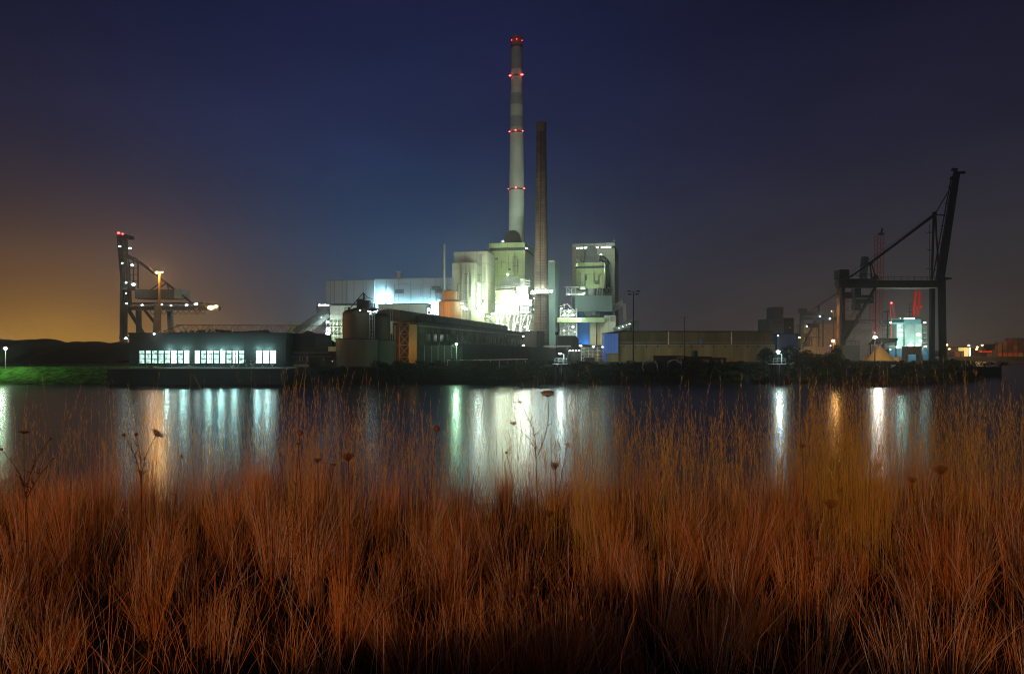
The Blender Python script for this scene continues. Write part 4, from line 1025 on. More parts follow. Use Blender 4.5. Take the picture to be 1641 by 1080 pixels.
# ------------------------------------------------------------------ middle yard
LS = .6
def blue_shed():
    Y = 240
    t = thing('blue_shed', (X(980, Y), Y, G0), 'bright blue clad shed at the near end of the long low warehouse', 'shed')
    MB().pxbox(968.5, 990.8, Y, 6, 534.5, 566.5).build('wall', M['blue'], t); MB().pxbox(968.5, 972, Y + .5, 5, 566.5, 580).build('pier', M['blue'], t)
    MB().pxbox(968, 991.3, Y - .3, 7, 533.5, 534.5).build('roof', M['roof'], t)
    MB().pxbox(972.5, 991, Y + 2, 4, 566.8, 580).build('dark_base', M['oldconc2'], t)
    light(P(978, 548, Y - 20), 6000, (.8, .9, 1), .4)
blue_shed()
def low_warehouse():
    Y = 246
    t = thing('long_warehouse', (X(1110, Y), Y, G0), 'long low brown warehouse with pale downpipes right of the blue shed', 'warehouse')
    MB().pxbox(991.5, 1242, Y, 6, 552.5, 581).build('lower_wall', M['oldconc2'], t)
    MB().box(X(991.5, Y), X(1242, Y), Y + 3, Y + 40, Z(552.5, Y), Z(531.5, Y)).build('upper_wall', M['oldconc'], t)
    MB().box(X(990, Y), X(1243, Y), Y + 2.2, Y + 41, Z(531.5, Y), Z(530, Y)).build('roof', M['roof'], t)
    b = MB().pxbox(991.5, 1242, Y - 1, 1, 552, 553); b.rail([P(992, 552, Y - .8), P(1242, 552, Y - .8)], 1.0, 3.5, .07); b.build('loading_ledge', M['grey'], t)
    for px in (1071.5, 1172.5): MB().pxbox(px - .8, px + .8, Y + 2.6, .4, 530, 552).build('downpipe', M['pipewhite'], t)
    br = MB()
    for px in range(1000, 1240, 18): br.beam(P(px, 553, Y - .9), P(px, 557, Y - .1), .2)
    br.build('brackets', M['black2'], t)
    MB().pxbox(1121, 1125, Y + 2.7, .3, 544, 551).build('blue_sign', M['blue'], t)
    light(P(1015, 562, Y - 22), 2400, (.8, 1, .55), .3); light(P(1060, 560, Y - 32), 2600, (.95, .9, .5), .3); light(P(1130, 560, Y - 36), 2800, (1, .8, .45), .3); light(P(1205, 560, Y - 30), 1400, (1, .72, .5), .3)  # unseen fills added to wash the warehouse front
low_warehouse()
def yard_buildings():
    t = thing('workshop', (X(930, 262), 262, G0), 'low yard workshop with grey roof behind the dolphin lamp', 'workshop')
    Y = 330
    MB().extr([(X(893, Y), Y), (X(921, Y), Y - 4), (X(937, Y), Y + 30), (X(905, Y), Y + 40)], G0, [Z(538.5, Y), Z(538.5, Y), Z(541, Y), Z(541, Y)]).build('wall', M['dirt'], t)
    MB().pxbox(893, 922, Y - 5, 3, 537.6, 538.6).build('roof_edge', M['grey'], t)
    MB().pxbox(872, 915, 262, 8, 553.5, 556).build('canopy', M['pipewhite'], t)
    b = MB().pxbox(911, 931, 258, 5, 557, 580); b.build('hall', M['dirt'], t)
    for px in (913, 918, 923, 928): lamp(t, P(px, 562, 256), .36, 'white', 60, GW, 'strip_lamp')
    b = MB(); random.seed(21)
    for px in (931.5, 936, 943, 950, 958, 966): b.beam(P(px, 556, 250), P(px, 582, 250), .3)
    for py in (558, 563, 568, 574): b.beam(P(931, py, 250), P(968, py, 250), .22)
    for i in range(14):
        px, py = U(932, 962), U(556, 578); b.beam(P(px, py, 249), P(px + U(2, 6), py + U(-1, 2), 249), U(.15, .4))
    b.build('steel_frame', M['lightsteel'], t)
    MB().pxbox(944, 967, 254, 4, 566, 580).build('ochre_wall', M['wall_orange'], t)
    MB().pxbox(938, 953, 238, 4, 573, 585).build('dark_bin', M['black'], t)
    for px, py, e, c in ((930.5, 554, 420, GW), (951, 555.5, 320, GW), (966.5, 556, 420, (1, 1, .8))): lamp(t, P(px, py, 245), .5, 'white', e, c, 'floodlight')
    light(P(945, 562, 244), 140, (.6, 1, .4), .2); light(P(955, 570, 246), 120, (1, .7, .25), .2)
    for nm, px0, px1, py0, Y, m, lb in (('shed', 1054, 1098, 571, 198, 'dirt', 'flat-roofed dark hut left of the orange panel on the bank'), ('shed', 1098.5, 1141, 572, 196, 'black2', 'nearest black hut with a pale door'),
                                         ('shed', 1142, 1164, 574, 204, 'dirt', 'small green-grey hut right of the black hut')):
        tt = thing('yard_hut', (X((px0 + px1) / 2, Y), Y, G0), lb, 'hut', 'row of low huts on the bank')
        MB().pxbox(px0, px1, Y, 6, py0, 586).build('wall', M[m], tt); MB().pxbox(px0 - .5, px1 + .5, Y - .3, 6.6, py0 - .7, py0).build('roof', M['roof'], tt)
        MB().pxbox(px1 - 15 if px1 - px0 > 30 else px1 - 9, px1 - 5, Y - .1, .08, 575.5, 583).build('door', M['rust'] if m == 'black2' else M['grey'], tt)
    b = MB().pxbox(1113, 1118, 200, 3, 562, 572); b.build('vent_stack', M['black2'], None, 'short square vent rising above the black hut', 'vent')
    MB().pxbox(1087, 1096, 194, 2.4, 571.5, 575).build('shipping_crate', M['rust'], None, 'small orange box on the hut roof line', 'crate')
    MB().pxbox(1168, 1177, 215, 3, 574, 580).build('shipping_crate', M['rust'], None, 'rust-orange box beside the round bush', 'crate')
    for px, py, rr, lb in ((1041, 588, 12, 'dark round cable reel nearer the blue shed'), (1080, 588, 11.5, 'dark round cable reel with glinting rim before the huts')):
        Y = 170; c = P(px, py, Y); t = thing('cable_reel', (c.x, c.y, c.z - S(rr, Y)), lb, 'cable reel', 'cable reels on the bank'); r_ = S(rr, Y)
        rim = MB(); sp = MB()
        for dy in (-.7, .7):
            for i in range(28):
                a0, a1 = 2 * math.pi * i / 28, 2 * math.pi * (i + 1) / 28
                rim.beam(c + Vector((r_ * math.cos(a0), dy, r_ * math.sin(a0))), c + Vector((r_ * math.cos(a1), dy, r_ * math.sin(a1))), .16)
            for i in range(6):
                a0 = math.pi * i / 6; sp.beam(c + Vector((-r_ * math.cos(a0), dy, -r_ * math.sin(a0))), c + Vector((r_ * math.cos(a0), dy, r_ * math.sin(a0))), .12)
        rim.build('rim', M['grey'], t); sp.build('spokes', M['black2'], t)
        MB().tube(c + Vector((0, -.7, 0)), c + Vector((0, .7, 0)), r_ * .55, None, 20).build('cable_drum', M['black'], t)
yard_buildings()
def grain_silo():
    Y = 430
    t = thing('grain_elevator', (X(1253, Y), Y, G0), 'hazy dark elevator building with raised tower beyond the long warehouse', 'building')
    MB().pxbox(1233, 1256, Y, 20, 510.5, 575).build('wall', M['duct'], t); MB().pxbox(1256.2, 1272, Y + 4, 20, 509.5, 575).build('wall', M['dirt'], t)
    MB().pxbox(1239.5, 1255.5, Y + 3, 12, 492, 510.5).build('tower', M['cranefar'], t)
    b = MB()
    for px in (1237, 1241, 1246, 1251): b.pxbox(px, px + 2, Y - .2, .1, 515, 516.5)
    b.build('window_row', M['glass'], t)
    lamp(t, P(1266, 525, Y), .3, 'soft', 20, GW, 'lamp')
    t = thing('blue_hall', (X(1260, 262), 262, G0), 'dull blue hall behind the tree near the dark elevator building', 'hall')
    MB().pxbox(1245.5, 1279.5, 262, 12, 535.5, 585).build('wall', mat('dull_blue', (.05, .10, .26), .7, lines=(2, 60, .7, .1)), t); MB().pxbox(1245, 1280, 261.7, 13, 534.7, 535.5).build('roof', M['roof'], t)
grain_silo()

# ------------------------------------------------------------------ right cranes
def far_crane():
    Y = 430
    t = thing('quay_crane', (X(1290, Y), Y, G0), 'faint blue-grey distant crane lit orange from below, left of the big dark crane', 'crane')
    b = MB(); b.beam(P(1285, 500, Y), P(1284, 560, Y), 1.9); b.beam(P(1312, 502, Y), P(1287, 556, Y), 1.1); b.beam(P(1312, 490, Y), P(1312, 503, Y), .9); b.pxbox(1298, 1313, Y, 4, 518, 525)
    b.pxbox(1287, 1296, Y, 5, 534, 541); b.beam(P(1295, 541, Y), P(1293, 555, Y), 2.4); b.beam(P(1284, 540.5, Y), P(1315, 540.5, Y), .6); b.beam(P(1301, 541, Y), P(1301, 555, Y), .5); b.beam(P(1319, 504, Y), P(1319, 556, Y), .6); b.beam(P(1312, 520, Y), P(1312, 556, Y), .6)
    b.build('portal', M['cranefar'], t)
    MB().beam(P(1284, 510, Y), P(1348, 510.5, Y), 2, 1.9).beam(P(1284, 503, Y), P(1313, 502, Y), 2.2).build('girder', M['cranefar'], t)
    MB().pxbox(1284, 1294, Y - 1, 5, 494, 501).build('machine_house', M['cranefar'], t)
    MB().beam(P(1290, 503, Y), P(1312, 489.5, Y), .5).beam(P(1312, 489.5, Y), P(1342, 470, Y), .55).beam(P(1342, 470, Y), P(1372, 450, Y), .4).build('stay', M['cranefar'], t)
    lamp(t, P(1314, 507, Y - 3), .5, 'white', 300, GW, 'floodlight'); lamp(t, P(1293, 523, Y - 3), .4, 'white', 120, GW, 'floodlight'); lamp(t, P(1330, 511, Y - 3), .5, 'white', 300, GW, 'floodlight')
    lamp(t, P(1281, 541, Y - 4), .55, 'orange', 2500, OR, 'sodium_lamp')
    light(P(1320, 552, Y - 10), 9000, OR, .5); light(P(1300, 555, Y + 12), 9000, OR, .5)
    b = MB().pxbox(1281, 1345, Y + 40, 14, 519, 578); b.build('far_shed', mat('pale_far_wall', (.42, .36, .30), .9, lines=(9, 60, .7, .3)), None, 'pale hall wall lit orange behind the distant crane', 'hall')
    light(P(1300, 552, Y + 22), 9000, (1, .62, .3), .6); light(P(1330, 550, Y + 18), 16000, (1, .6, .28), .6); light(P(1318, 556, Y + 24), 9000, (1, .55, .2), .6)
    # pale flat panel standing under the crane
    MB().pxbox(1356, 1410, 300, 2, 528, 578).build('pale_panel', mat('pale_sheet', (.38, .40, .38), .9, lines=(5, 60, .8, .2)), None, 'pale flat panel beneath the big dark crane', 'wall')
    light(P(1385, 552, 290), 1500, (.9, 1, .85), .5)
LS = .12
far_crane()
LS = .7
def right_crane():
    Y = 235; D = 12
    t = thing('quay_crane', (X(1430, Y), Y, G0), 'big black quay crane with steeply raised boom at the right', 'crane')
    MB().beam(P(1350, 447, Y), P(1351, 583, Y), 1.15).build('leg', M['black'], t); MB().beam(P(1343.5, 447, Y + D), P(1341.5, 583, Y + D), .8).build('leg', M['rust'], t)  # rear leg coloured rust to carry the orange light along its edge
    MB().beam(P(1406, 455, Y - 1), P(1352, 548, Y - 1), .75).build('diagonal_brace', M['black'], t)
    b = MB(); b.pxbox(1345, 1510, Y - 1, 2.6, 449.5, 460.5); b.pxbox(1345, 1402, Y - 1.3, 3.4, 449, 457); b.truss(P(1347, 461, Y - 1.2), P(1402, 461, Y - 1.2), 2.6, 2.6, 9, .22)
    b.build('girder', M['black'], t)
    b = MB(); b.rail([P(1402, 449.5, Y - .8), P(1508, 449.5, Y - .8)], 1.3, 2.2, .09); b.rail([P(1352, 446.5, Y - .8), P(1402, 444, Y - .8)], 1.2, 1.5, .1); b.build('railing', M['black'], t)
    MB().pxbox(1402, 1500, Y - .9, 2.2, 460.6, 462).build('lit_flange', M['pipewhite'], t)
    MB().pxbox(1345.5, 1361, Y - 1.4, 4, 432, 446.5).build('machine_house', M['black2'], t)
    b = MB(); b.pxbox(1372, 1400, Y - 1, 3, 473, 486); b.pxbox(1370, 1380, Y - .8, 2.6, 462, 473); b.pxbox(1369, 1380, Y - .5, 2, 487, 497); b.pxbox(1354, 1366, Y - .5, 2, 468, 478); b.build('driver_cab', M['black2'], t)
    b = MB(); b.pxbox(1372, 1397, Y - 1.05, .05, 477.5, 479); b.build('cab_window', M['grey'], t)
    h = MB(); hp = [(1352, 513), (1376, 513), (1377, 516), (1365, 530), (1357, 536), (1353, 536)]
    k = len(hp); h.add([P(a, c, Y - .6) for a, c in hp] + [P(a, c, Y + 2.4) for a, c in hp], [tuple(range(k)), tuple(range(k, 2 * k))[::-1]] + [(i, k + i, k + (i + 1) % k, (i + 1) % k) for i in range(k)])
    h.build('receiving_hopper', M['black2'], t)
    b = MB(); b.beam(P(1350, 513.5, Y - 1), P(1403, 513.5, Y - 1), .3); b.beam(P(1364, 517, Y - 1), P(1395, 517, Y - 1), .2); b.beam(P(1373, 513, Y), P(1373, 503, Y), .12); b.beam(P(1378, 513, Y), P(1380, 503, Y), .12)
    b.beam(P(1394, 487, Y), P(1394, 512, Y), .12); b.beam(P(1403, 461, Y), P(1403, 532, Y), .15); b.build('walkway', M['black'], t)
    b = MB()
    for k in range(6):
        y0 = 472 + k * 7; b.beam(P(1352, y0, Y + 1), P(1360, y0 + (4 if k % 2 else -2), Y + 1), .2); b.beam(P(1352 + (k % 2) * 8, y0, Y + 1), P(1360 - (k % 2) * 8, y0 + 7, Y + 1), .15)
    b.beam(P(1375, 492, Y), P(1362, 510, Y), .5); b.beam(P(1352, 535, Y), P(1366, 520, Y), .4); b.build('stairs', M['rust'], t)
    # front legs under mast
    b = MB(); b.beam(P(1496.5, 343, Y), P(1493, 449, Y), .55); b.beam(P(1498, 345, Y), P(1507, 462, Y + 1), .4); b.beam(P(1494, 461, Y), P(1493, 585, Y), 1.3); b.beam(P(1501, 343, Y), P(1502, 449, Y), .18)
    b.beam(P(1490, 360, Y), P(1490, 448, Y), .15)
    for py in (372, 400, 430): b.pxbox(1488, 1496, Y - .6, 1.2, py, py + .8)
    b.build('mast', M['black'], t)
    b = MB(); b.beam(P(1509, 448, Y - 2), P(1511, 583, Y - 2), 1.7); b.build('leg', M['black'], t)
    b = MB(); lo, hi = Vector(P(1507, 452, Y - 1.5)), Vector(P(1535.5, 275, Y - 1.5))
    dv = (hi - lo).normalized(); sd = Vector((dv.z, 0, -dv.x))
    def boompt(f, o, y): return lo.lerp(hi, f) + sd * o + Vector((0, y, 0))
    a0, a1, c0, c1 = boompt(0, -1.2, 0), boompt(0, 1.3, 0), boompt(1, -1.0, 0), boompt(1, .8, 0)
    y2 = Vector((0, 1.2, 0)); b.add([a0, a1, c1, c0, a0 + y2, a1 + y2, c1 + y2, c0 + y2], [(0, 1, 2, 3), (4, 7, 6, 5), (0, 4, 5, 1), (1, 5, 6, 2), (2, 6, 7, 3), (3, 7, 4, 0)])
    b.beam(boompt(1, -1.3, 0), boompt(1.02, -1.3, 0), 1.4); b.beam(boompt(.99, .6, 0), boompt(1, 2.3, 0), .8); b.beam(boompt(.93, -2.2, 0), boompt(.93, -1, 0), 1.0)
    b.build('raised_boom', M['black'], t)
    b = MB(); b.beam(boompt(.03, -2.8, 0), boompt(.92, -2.0, 0), .28)
    for f in (.1, .22, .34, .5, .7, .85): b.beam(boompt(f, -2.8, 0), boompt(f, -1.2, 0), .2)
    b.build('boom_ladder', M['black2'], t)
    b = MB(); b.beam(P(1350, 452, Y), P(1393, 423, Y), .55); b.beam(P(1390, 425, Y), P(1497, 345, Y), .75); b.beam(P(1350, 446, Y), P(1496, 343, Y), .1)
    b.beam(P(1497, 344, Y), P(1519, 346, Y), .35); b.beam(P(1498, 343, Y), P(1525, 297, Y), .13); b.beam(P(1500, 342, Y), P(1527, 295, Y), .13); b.beam(P(1495, 342, Y), P(1500, 342, Y), .9)
    b.beam(P(1394, 421, Y), P(1397, 448, Y), .35); b.beam(P(1396, 421, Y), P(1404, 446, Y), .3); b.beam(P(1390, 424, Y), P(1398, 420, Y), 1.0); b.beam(P(1400, 447, Y), P(1405, 442, Y), 1.2)
    b.build('stays', M['black'], t)
    MB().add([P(1510, 443, Y - 2), P(1526, 445.5, Y - 2), P(1526, 447, Y - 2), P(1510, 450, Y - 2), P(1510, 443, Y + 1), P(1526, 445.5, Y + 1), P(1526, 447, Y + 1), P(1510, 450, Y + 1)],
             [(0, 3, 2, 1), (4, 5, 6, 7), (0, 1, 5, 4), (1, 2, 6, 5), (2, 3, 7, 6), (3, 0, 4, 7)]).build('boom_hinge', M['black'], t)
    # feet
    for px in (1347, 1493, 1511): MB().pxbox(px - 5, px + 5, Y - 2, 3, 579, 583).build('bogie', M['black'], t)
    light(P(1450, 470, Y - 1), 120, (.9, 1, .9), .4)
    light(P(1337, 535, Y + 9), 1000, (1, .5, .15), .3); light(P(1339, 500, Y + 9), 1300, (1, .7, .4), .3)
    light(P(1362, 490, Y - 3), 60, (1, .5, .15), .2); light(P(1372, 505, Y - 2), 30, (1, .7, .4), .2); light(P(1360, 530, Y - 3), 30, (1, .6, .2), .2)
    light(P(1489, 500, Y - 3), 90, (1, .4, .2), .2)
right_crane()
mast(1335, 547, 585, 190, .55, 'blazing orange lamp on a post at the foot of the big dark crane', lit='orange', e=1500, c=OR, pole=.1, pm='wall_orange')
mast(1335.5, 498, 575, 300, 'side', 'tall slim mast with side lamp left of the big dark crane', lit='soft', e=300, c=OR, pole=.25, pm='wall_orange')
lamp(None, P(1331, 554, 188), .2, 'violet', 20, (.6, .4, 1), 'small_beacon') 
bpy.data.objects['small_beacon']['label'] = 'tiny violet beacon beside the blazing orange lamp'; bpy.data.objects['small_beacon']['category'] = 'beacon'
def flood_post():
    t = mast(1402, 541, 585, 205, .85, 'glaring white floodlight on a post under the big crane, above the sand', lit='white', e=5200, c=(1, .93, .75), pole=.14, pm='black')
flood_post()
def loading_shed():
    Y = 222
    t = thing('loading_shed', (X(1360, Y), Y, G0), 'grey shed with roof railing at the foot of the big crane', 'shed')
    MB().pxbox(1350, 1378, Y, 8, 553, 583).build('wall', M['duct'], t)
    MB().rail([P(1350, 553, Y), P(1378, 551, Y)], 1.1, 1.4, .07).build('railing', M['black2'], t)
    Y = 218
    t = thing('open_canopy', (X(1420, Y), Y, G0), 'dark pitched canopy between floodlight and ship', 'canopy')
    h = MB(); hp = [(1390, 553), (1437, 548), (1440, 542), (1400, 541.5)]
    Yc = 230; k = 4; h.add([P(a, c, Yc) for a, c in hp] + [P(a, c, Yc + 10) for a, c in hp], [tuple(range(k)), tuple(range(k, 2 * k))[::-1]] + [(i, k + i, k + (i + 1) % k, (i + 1) % k) for i in range(k)])
    h.build('roof', M['dirt'], t); b = MB()
    for px in (1395, 1415, 1436): b.beam(P(px, 549, Yc), P(px, 583, Yc), .3)
    b.build('posts', M['dirt'], t)
    MB().pxbox(1386, 1437, 205, 3, 578.5, 588).build('retaining_wall', M['black'], None, 'low black wall in front of the sand cone', 'wall')
    # concrete gate in front of the ship
    t = thing('mooring_gate', (X(1464, 212), 212, G0), 'dark concrete frame in front of the ship hull', 'frame')
    Yg = 214; MB().pxbox(1451, 1477, Yg, 2, 555, 568).build('lintel', M['silo2'], t)
    for px in (1450.5, 1474): MB().pxbox(px, px + 5, Yg, 2, 568, 584).build('post', M['silo2'], t)
loading_shed()
LS = .5
def red_crane():
    Y = 290; x = X(1413, Y)
    t = thing('harbour_crane', (x, Y, G0), 'tall slim red lattice crane standing straight up behind the dark crane', 'crane')
    h = Z(372, Y) - G0
    b = MB(); 
    p, q = Vector((X(1408, Y), Y, G0)), Vector((X(1412, Y), Y, Z(375, Y)))
    w = 2.6; n_ = 26
    cs = [Vector((-w / 2, 0, 0)), Vector((w / 2, 0, 0)), Vector((w / 2, w, 0)), Vector((-w / 2, w, 0))]
    for c in cs: b.beam(p + c, q + c, .20)
    for i in range(n_):
        a, e = p.lerp(q, i / n_), p.lerp(q, (i + 1) / n_)
        for j in range(4):
            b.beam(a + cs[j], e + cs[(j + 1) % 4], .09); b.beam(a + cs[j], a + cs[(j + 1) % 4], .07)
    b.build('lattice_mast', mat('faded_red_lattice', (.30, .09, .05), .6), t)
    b = MB(); b.beam(q + Vector((-1.2, 0, 0)), q + Vector((1.2, 0, 0)), .8); b.beam(q, q + Vector((.6, 0, 2.4)), .5); b.build('mast_head', M['black2'], t)
    b = MB(); p2, q2 = P(1402, 575, Y - 4), P(1402, 490, Y - 4)
    for c in (Vector((-.9, 0, 0)), Vector((.9, 0, 0))): b.beam(p2 + c, q2 + c, .2)
    for i in range(14): a, e = p2.lerp(q2, i / 14), p2.lerp(q2, (i + 1) / 14); b.beam(a + Vector((-.9, 0, 0)), e + Vector((.9, 0, 0)), .13)
    b.build('jib', M['red'], t)
    b = MB(); b.pxbox(1418, 1426, Y, 3, 498, 500); b.beam(P(1422, 500, Y), P(1422, 545, Y), .25)
    for py in range(515, 575, 7): b.pxbox(1414, 1427, Y + 1, .4, py, py + .6)
    b.build('access_stairs', M['black2'], t)
    light(P(1408, 530, Y - 10), 1500, (1, .6, .5), .4); light(P(1404, 460, Y - 12), 700, (1, .6, .4), .4)
    b = MB(); b.beam(P(1383, 447, 420), P(1386, 412, 420), 3.2); b.build('far_boom', mat('dim_blue_boom', (.03, .05, .09), .6), None, 'distant bluish crane boom tip above the dark girder', 'crane')
red_crane()
def ship():
    Y = 320
    t = thing('cargo_ship', (X(1462, Y), Y, 0), 'blue-hulled cargo ship seen from astern with floodlit white superstructure', 'ship')
    hp = [(1425, 560), (1491, 560), (1489, 572), (1482, 584), (1476, 588), (1440, 588), (1432, 580), (1426, 570)]
    k = len(hp); h = MB(); h.add([P(a, c, Y) for a, c in hp] + [Vector((P(a, c, Y).x + 8, Y + 60, P(a, c, Y).z)) for a, c in hp], [tuple(range(k))[::-1], tuple(range(k, 2 * k))] + [(i, (i + 1) % k, k + (i + 1) % k, k + i) for i in range(k)])
    h.build('hull', M['hull'], t)
    MB().pxbox(1424, 1492, Y - .4, 1, 558.5, 560.2).build('bulwark', M['duct'], t)
    b = MB(); b.pxbox(1437, 1477, Y + 2, 10, 519, 559); b.build('deckhouse', M['shipwhite'], t)
    MB().pxbox(1450.5, 1467, Y + .5, 1.6, 518, 556).build('funnel_casing', M['grey'], t)
    MB().pxbox(1428, 1476, Y, 11, 511, 519).build('bridge', mat('bridge_green', (.12, .25, .27), .5), t)
    MB().pxbox(1430, 1449, Y - .2, .2, 512.5, 516.5).build('bridge_window', M['glass'], t)
    MB().pxbox(1449, 1466, Y - .3, .3, 509.5, 511.4).build('lit_sign', E['soft'], t)
    r = MB(); 
    for py in (526, 533, 541, 549): r.pxbox(1477, 1485, Y + 3, 3, py, py + .8); r.rail([P(1477, py, Y + 3), P(1485, py, Y + 3)], 1.0, 1, .08)
    r.rail([P(1425, 558.5, Y), P(1491, 558.5, Y)], 1.1, 1.5, .08); r.build('deck_railing', M['shipwhite'], t)
    b = MB(); b.beam(P(1457, 510, Y + 3), P(1457, 485, Y + 3), .3)
    for py in (488, 494, 500): b.beam(P(1453, py, Y + 3), P(1461, py, Y + 3), .2)
    b.build('radar_mast', M['black2'], t)
    for px, py, r_, e in ((1443, 529, 1.3, 2200), (1443, 537, 1.3, 2200), (1441, 522, .7, 900), (1459, 553, 1.4, 2200), (1471, 553, 1.4, 2200), (1472, 536, 1.2, 1500), (1475, 546, 1.0, 1200), (1483, 555, .9, 700), (1437, 556, 1.0, 900), (1427, 517, .7, 400), (1482, 517, .7, 300), (1443, 510, .4, 150), (1427, 560, .5, 200)):
        lamp(t, P(px, py, Y - 3), r_ * .75, 'white' if r_ > .6 else 'green', e * 1.3, (.55, 1, .82), 'deck_lamp')
    for px0, py0, px1, py1 in ((1463, 507, 1467, 466), (1471, 507, 1474, 466)):
        b = MB(); b.beam(P(px0, py0, Y + 5), P(px1, py1, Y + 5), 1.0); b.build('deck_crane_boom', M['red'], t)
    MB().beam(P(1464, 492, Y + 5), P(1473, 490, Y + 5), .8).beam(P(1470, 493, Y + 5), P(1476, 491, Y + 5), 1.4).build('boom_tie', M['red'], t)
    light(P(1468, 498, Y - 1), 1100, (1, .35, .25), .3); light(P(1470, 478, Y - 1), 700, (1, .35, .25), .3)
    b = MB(); b.beam(P(1427, 487, Y), P(1428, 545, Y), .3); b.beam(P(1430, 487, Y), P(1435, 510, Y), .25); b.beam(P(1427, 509, Y), P(1435, 509, Y), .2); b.build('signal_mast', M['red'], t)
    lamp(t, P(1428.5, 485.5, Y - 1), .65, 'red', 500, RD, 'warning_lamp')
    light(P(1429, 500, Y - 2), 130, (1, .3, .2), .3)
ship()

# ------------------------------------------------------------------ container terminal
LS = 1.3
def containers():
    Y = 480
    cols = [M_ for M_ in [(.50, .13, .05), (.16, .05, .04), (.22, .17, .05), (.09, .08, .07), (.42, .30, .08), (.10, .045, .04), (.06, .10, .14), (.20, .09, .06)]]
    nm = ['orange', 'dark red', 'olive', 'charcoal', 'yellow', 'maroon', 'blue-grey', 'brown']
    ms = [mat('container_' + n_.replace(' ', '_'), c, .6, var=.2, scale=.5, lines=(.6, 60, .75, .1)) for n_, c in zip(nm, cols)]
    def cont(px, lev, k, where, wpx=8.0):
        b = MB(); x = X(px, Y); w_ = S(wpx, Y); z = 3.0 + lev * 2.62
        t = thing('shipping_container', (x, Y, z), nm[k] + ' container, ' + where, 'container', 'stacked containers at the terminal')
        MB().box(x, x + w_ - .12, Y, Y + 2.5, z, z + 2.55).build('body', ms[k], t)
        f = MB()
        for xx in (x, x + w_ - .3): f.box(xx, xx + .18, Y - .06, Y, z, z + 2.55)
        f.build('corner_posts', M['black2'], t)
    random.seed(17)
    names = ['bottom', 'second', 'third', 'fourth', 'fifth']
    grid = {}
    heights = [1, 2, 4, 4, 5, 5, 5, 5, 5, 5, 5, 5]
    base = [7, 6, 0, 0, 0, 0, 4, 0, 1, 7, 0, 2]
    for ci, hgt in enumerate(heights):
        for lv in range(hgt):
            k = base[ci] if lv == 0 else random.choice([1, 2, 3, 5, 7, 2, 1, 4] if lv < 4 else [1, 3, 5, 7])
            if (ci, lv) in ((8, 3),): k = 0
            cont(1582 + ci * 8.3, lv, k, '%s tier of stack %s from the lit cabin' % (names[lv], ['one', 'two', 'three', 'four', 'five', 'six', 'seven', 'eight', 'nine', 'ten', 'eleven', 'twelve'][ci]))
    # lit cabin and lamps
    t = thing('terminal_office', (X(1550, Y - 5), Y - 5, 3), 'small cabin with a yellow front made to glow at the water across the basin', 'cabin')
    MB().pxbox(1545, 1556, Y - 5, 6, 557, 571).build('wall', emis('glowing_yellow_front', (1, .75, .2), .9), t); MB().pxbox(1553, 1555, Y - 5.3, .3, 557, 575).build('lit_door', E['soft'], t)  # front wall emits, standing in for lamplight falling on it
    for i, (px, w_, k) in enumerate(((1557, 6, 6), (1563, 8, 4), (1530, 9, 1), (1540, 5, 3))):
        t = thing('harbour_shed', (X(px, Y - 8), Y - 8, 3), ['small teal shed right of the lit cabin', 'small yellowish shed on the far quay', 'dim red shed left of the lit cabin', 'dim dark shed touching the lit cabin'][i], 'shed')
        MB().pxbox(px, px + w_, Y - 8, 5, 571 if i < 2 else 563, 575).build('wall', ms[k] if i else mat('teal_paint', (.08, .35, .28), .6), t); MB().pxbox(px - .3, px + w_ + .3, Y - 8.2, 5.4, 570.4 if i < 2 else 562.4, 571 if i < 2 else 563).build('roof', M['black2'], t)
    for i, (px, py) in enumerate(((1517, 553), (1515, 560.5), (1521, 559.5), (1552.5, 554), (1566, 556.5), (1565, 560), (1574, 553.5))):
        t = mast(px, py, 574, Y - 20 + i, .75, ['highest lamp beside the crane leg', 'lower left lamp beside the crane leg', 'lower right lamp beside the crane leg', 'lamp above the lit cabin', 'upper one of the close lamp pair right of the cabin', 'lower one of the close lamp pair right of the cabin', 'lamp nearest the container stacks'][i] + ' across the basin',
                 'orange lamps of the far terminal', 'orange', 300, OR, .12, 'black2')
    MB().pxbox(1573, 1590, Y - 12, 3, 562.5, 564.5).build('loading_ramp', M['red'], None, 'thin orange-lit beam in front of the container stacks', 'beam')
    light(P(1600, 560, Y - 45), 15000, (1, .5, .18), .5); light(P(1640, 556, Y - 45), 15000, (1, .5, .18), .5)
    light(P(1550, 560, Y - 18), 200, (1, .6, .2), .5)
    b = MB().pxbox(1517, 1700, 463, 1, 575.5, 579); b.build('terminal_quay_wall', M['duct'], kind='structure')
    # dim sheds behind
    for i, (a, c, py, Yy) in enumerate(((1520, 1548, 556, 520), (1562, 1580, 558, 520), (1590, 1720, 551, 560))):
        MB().pxbox(a, c, Yy, 10, py, 576).build('terminal_shed', M['rust'] if i < 2 else M['dirt'], None, ['dim rusty shed behind the lamps near the crane leg', 'dim rusty shed behind the close lamp pair', 'dark long shed behind the container stacks'][i], 'shed')
containers()

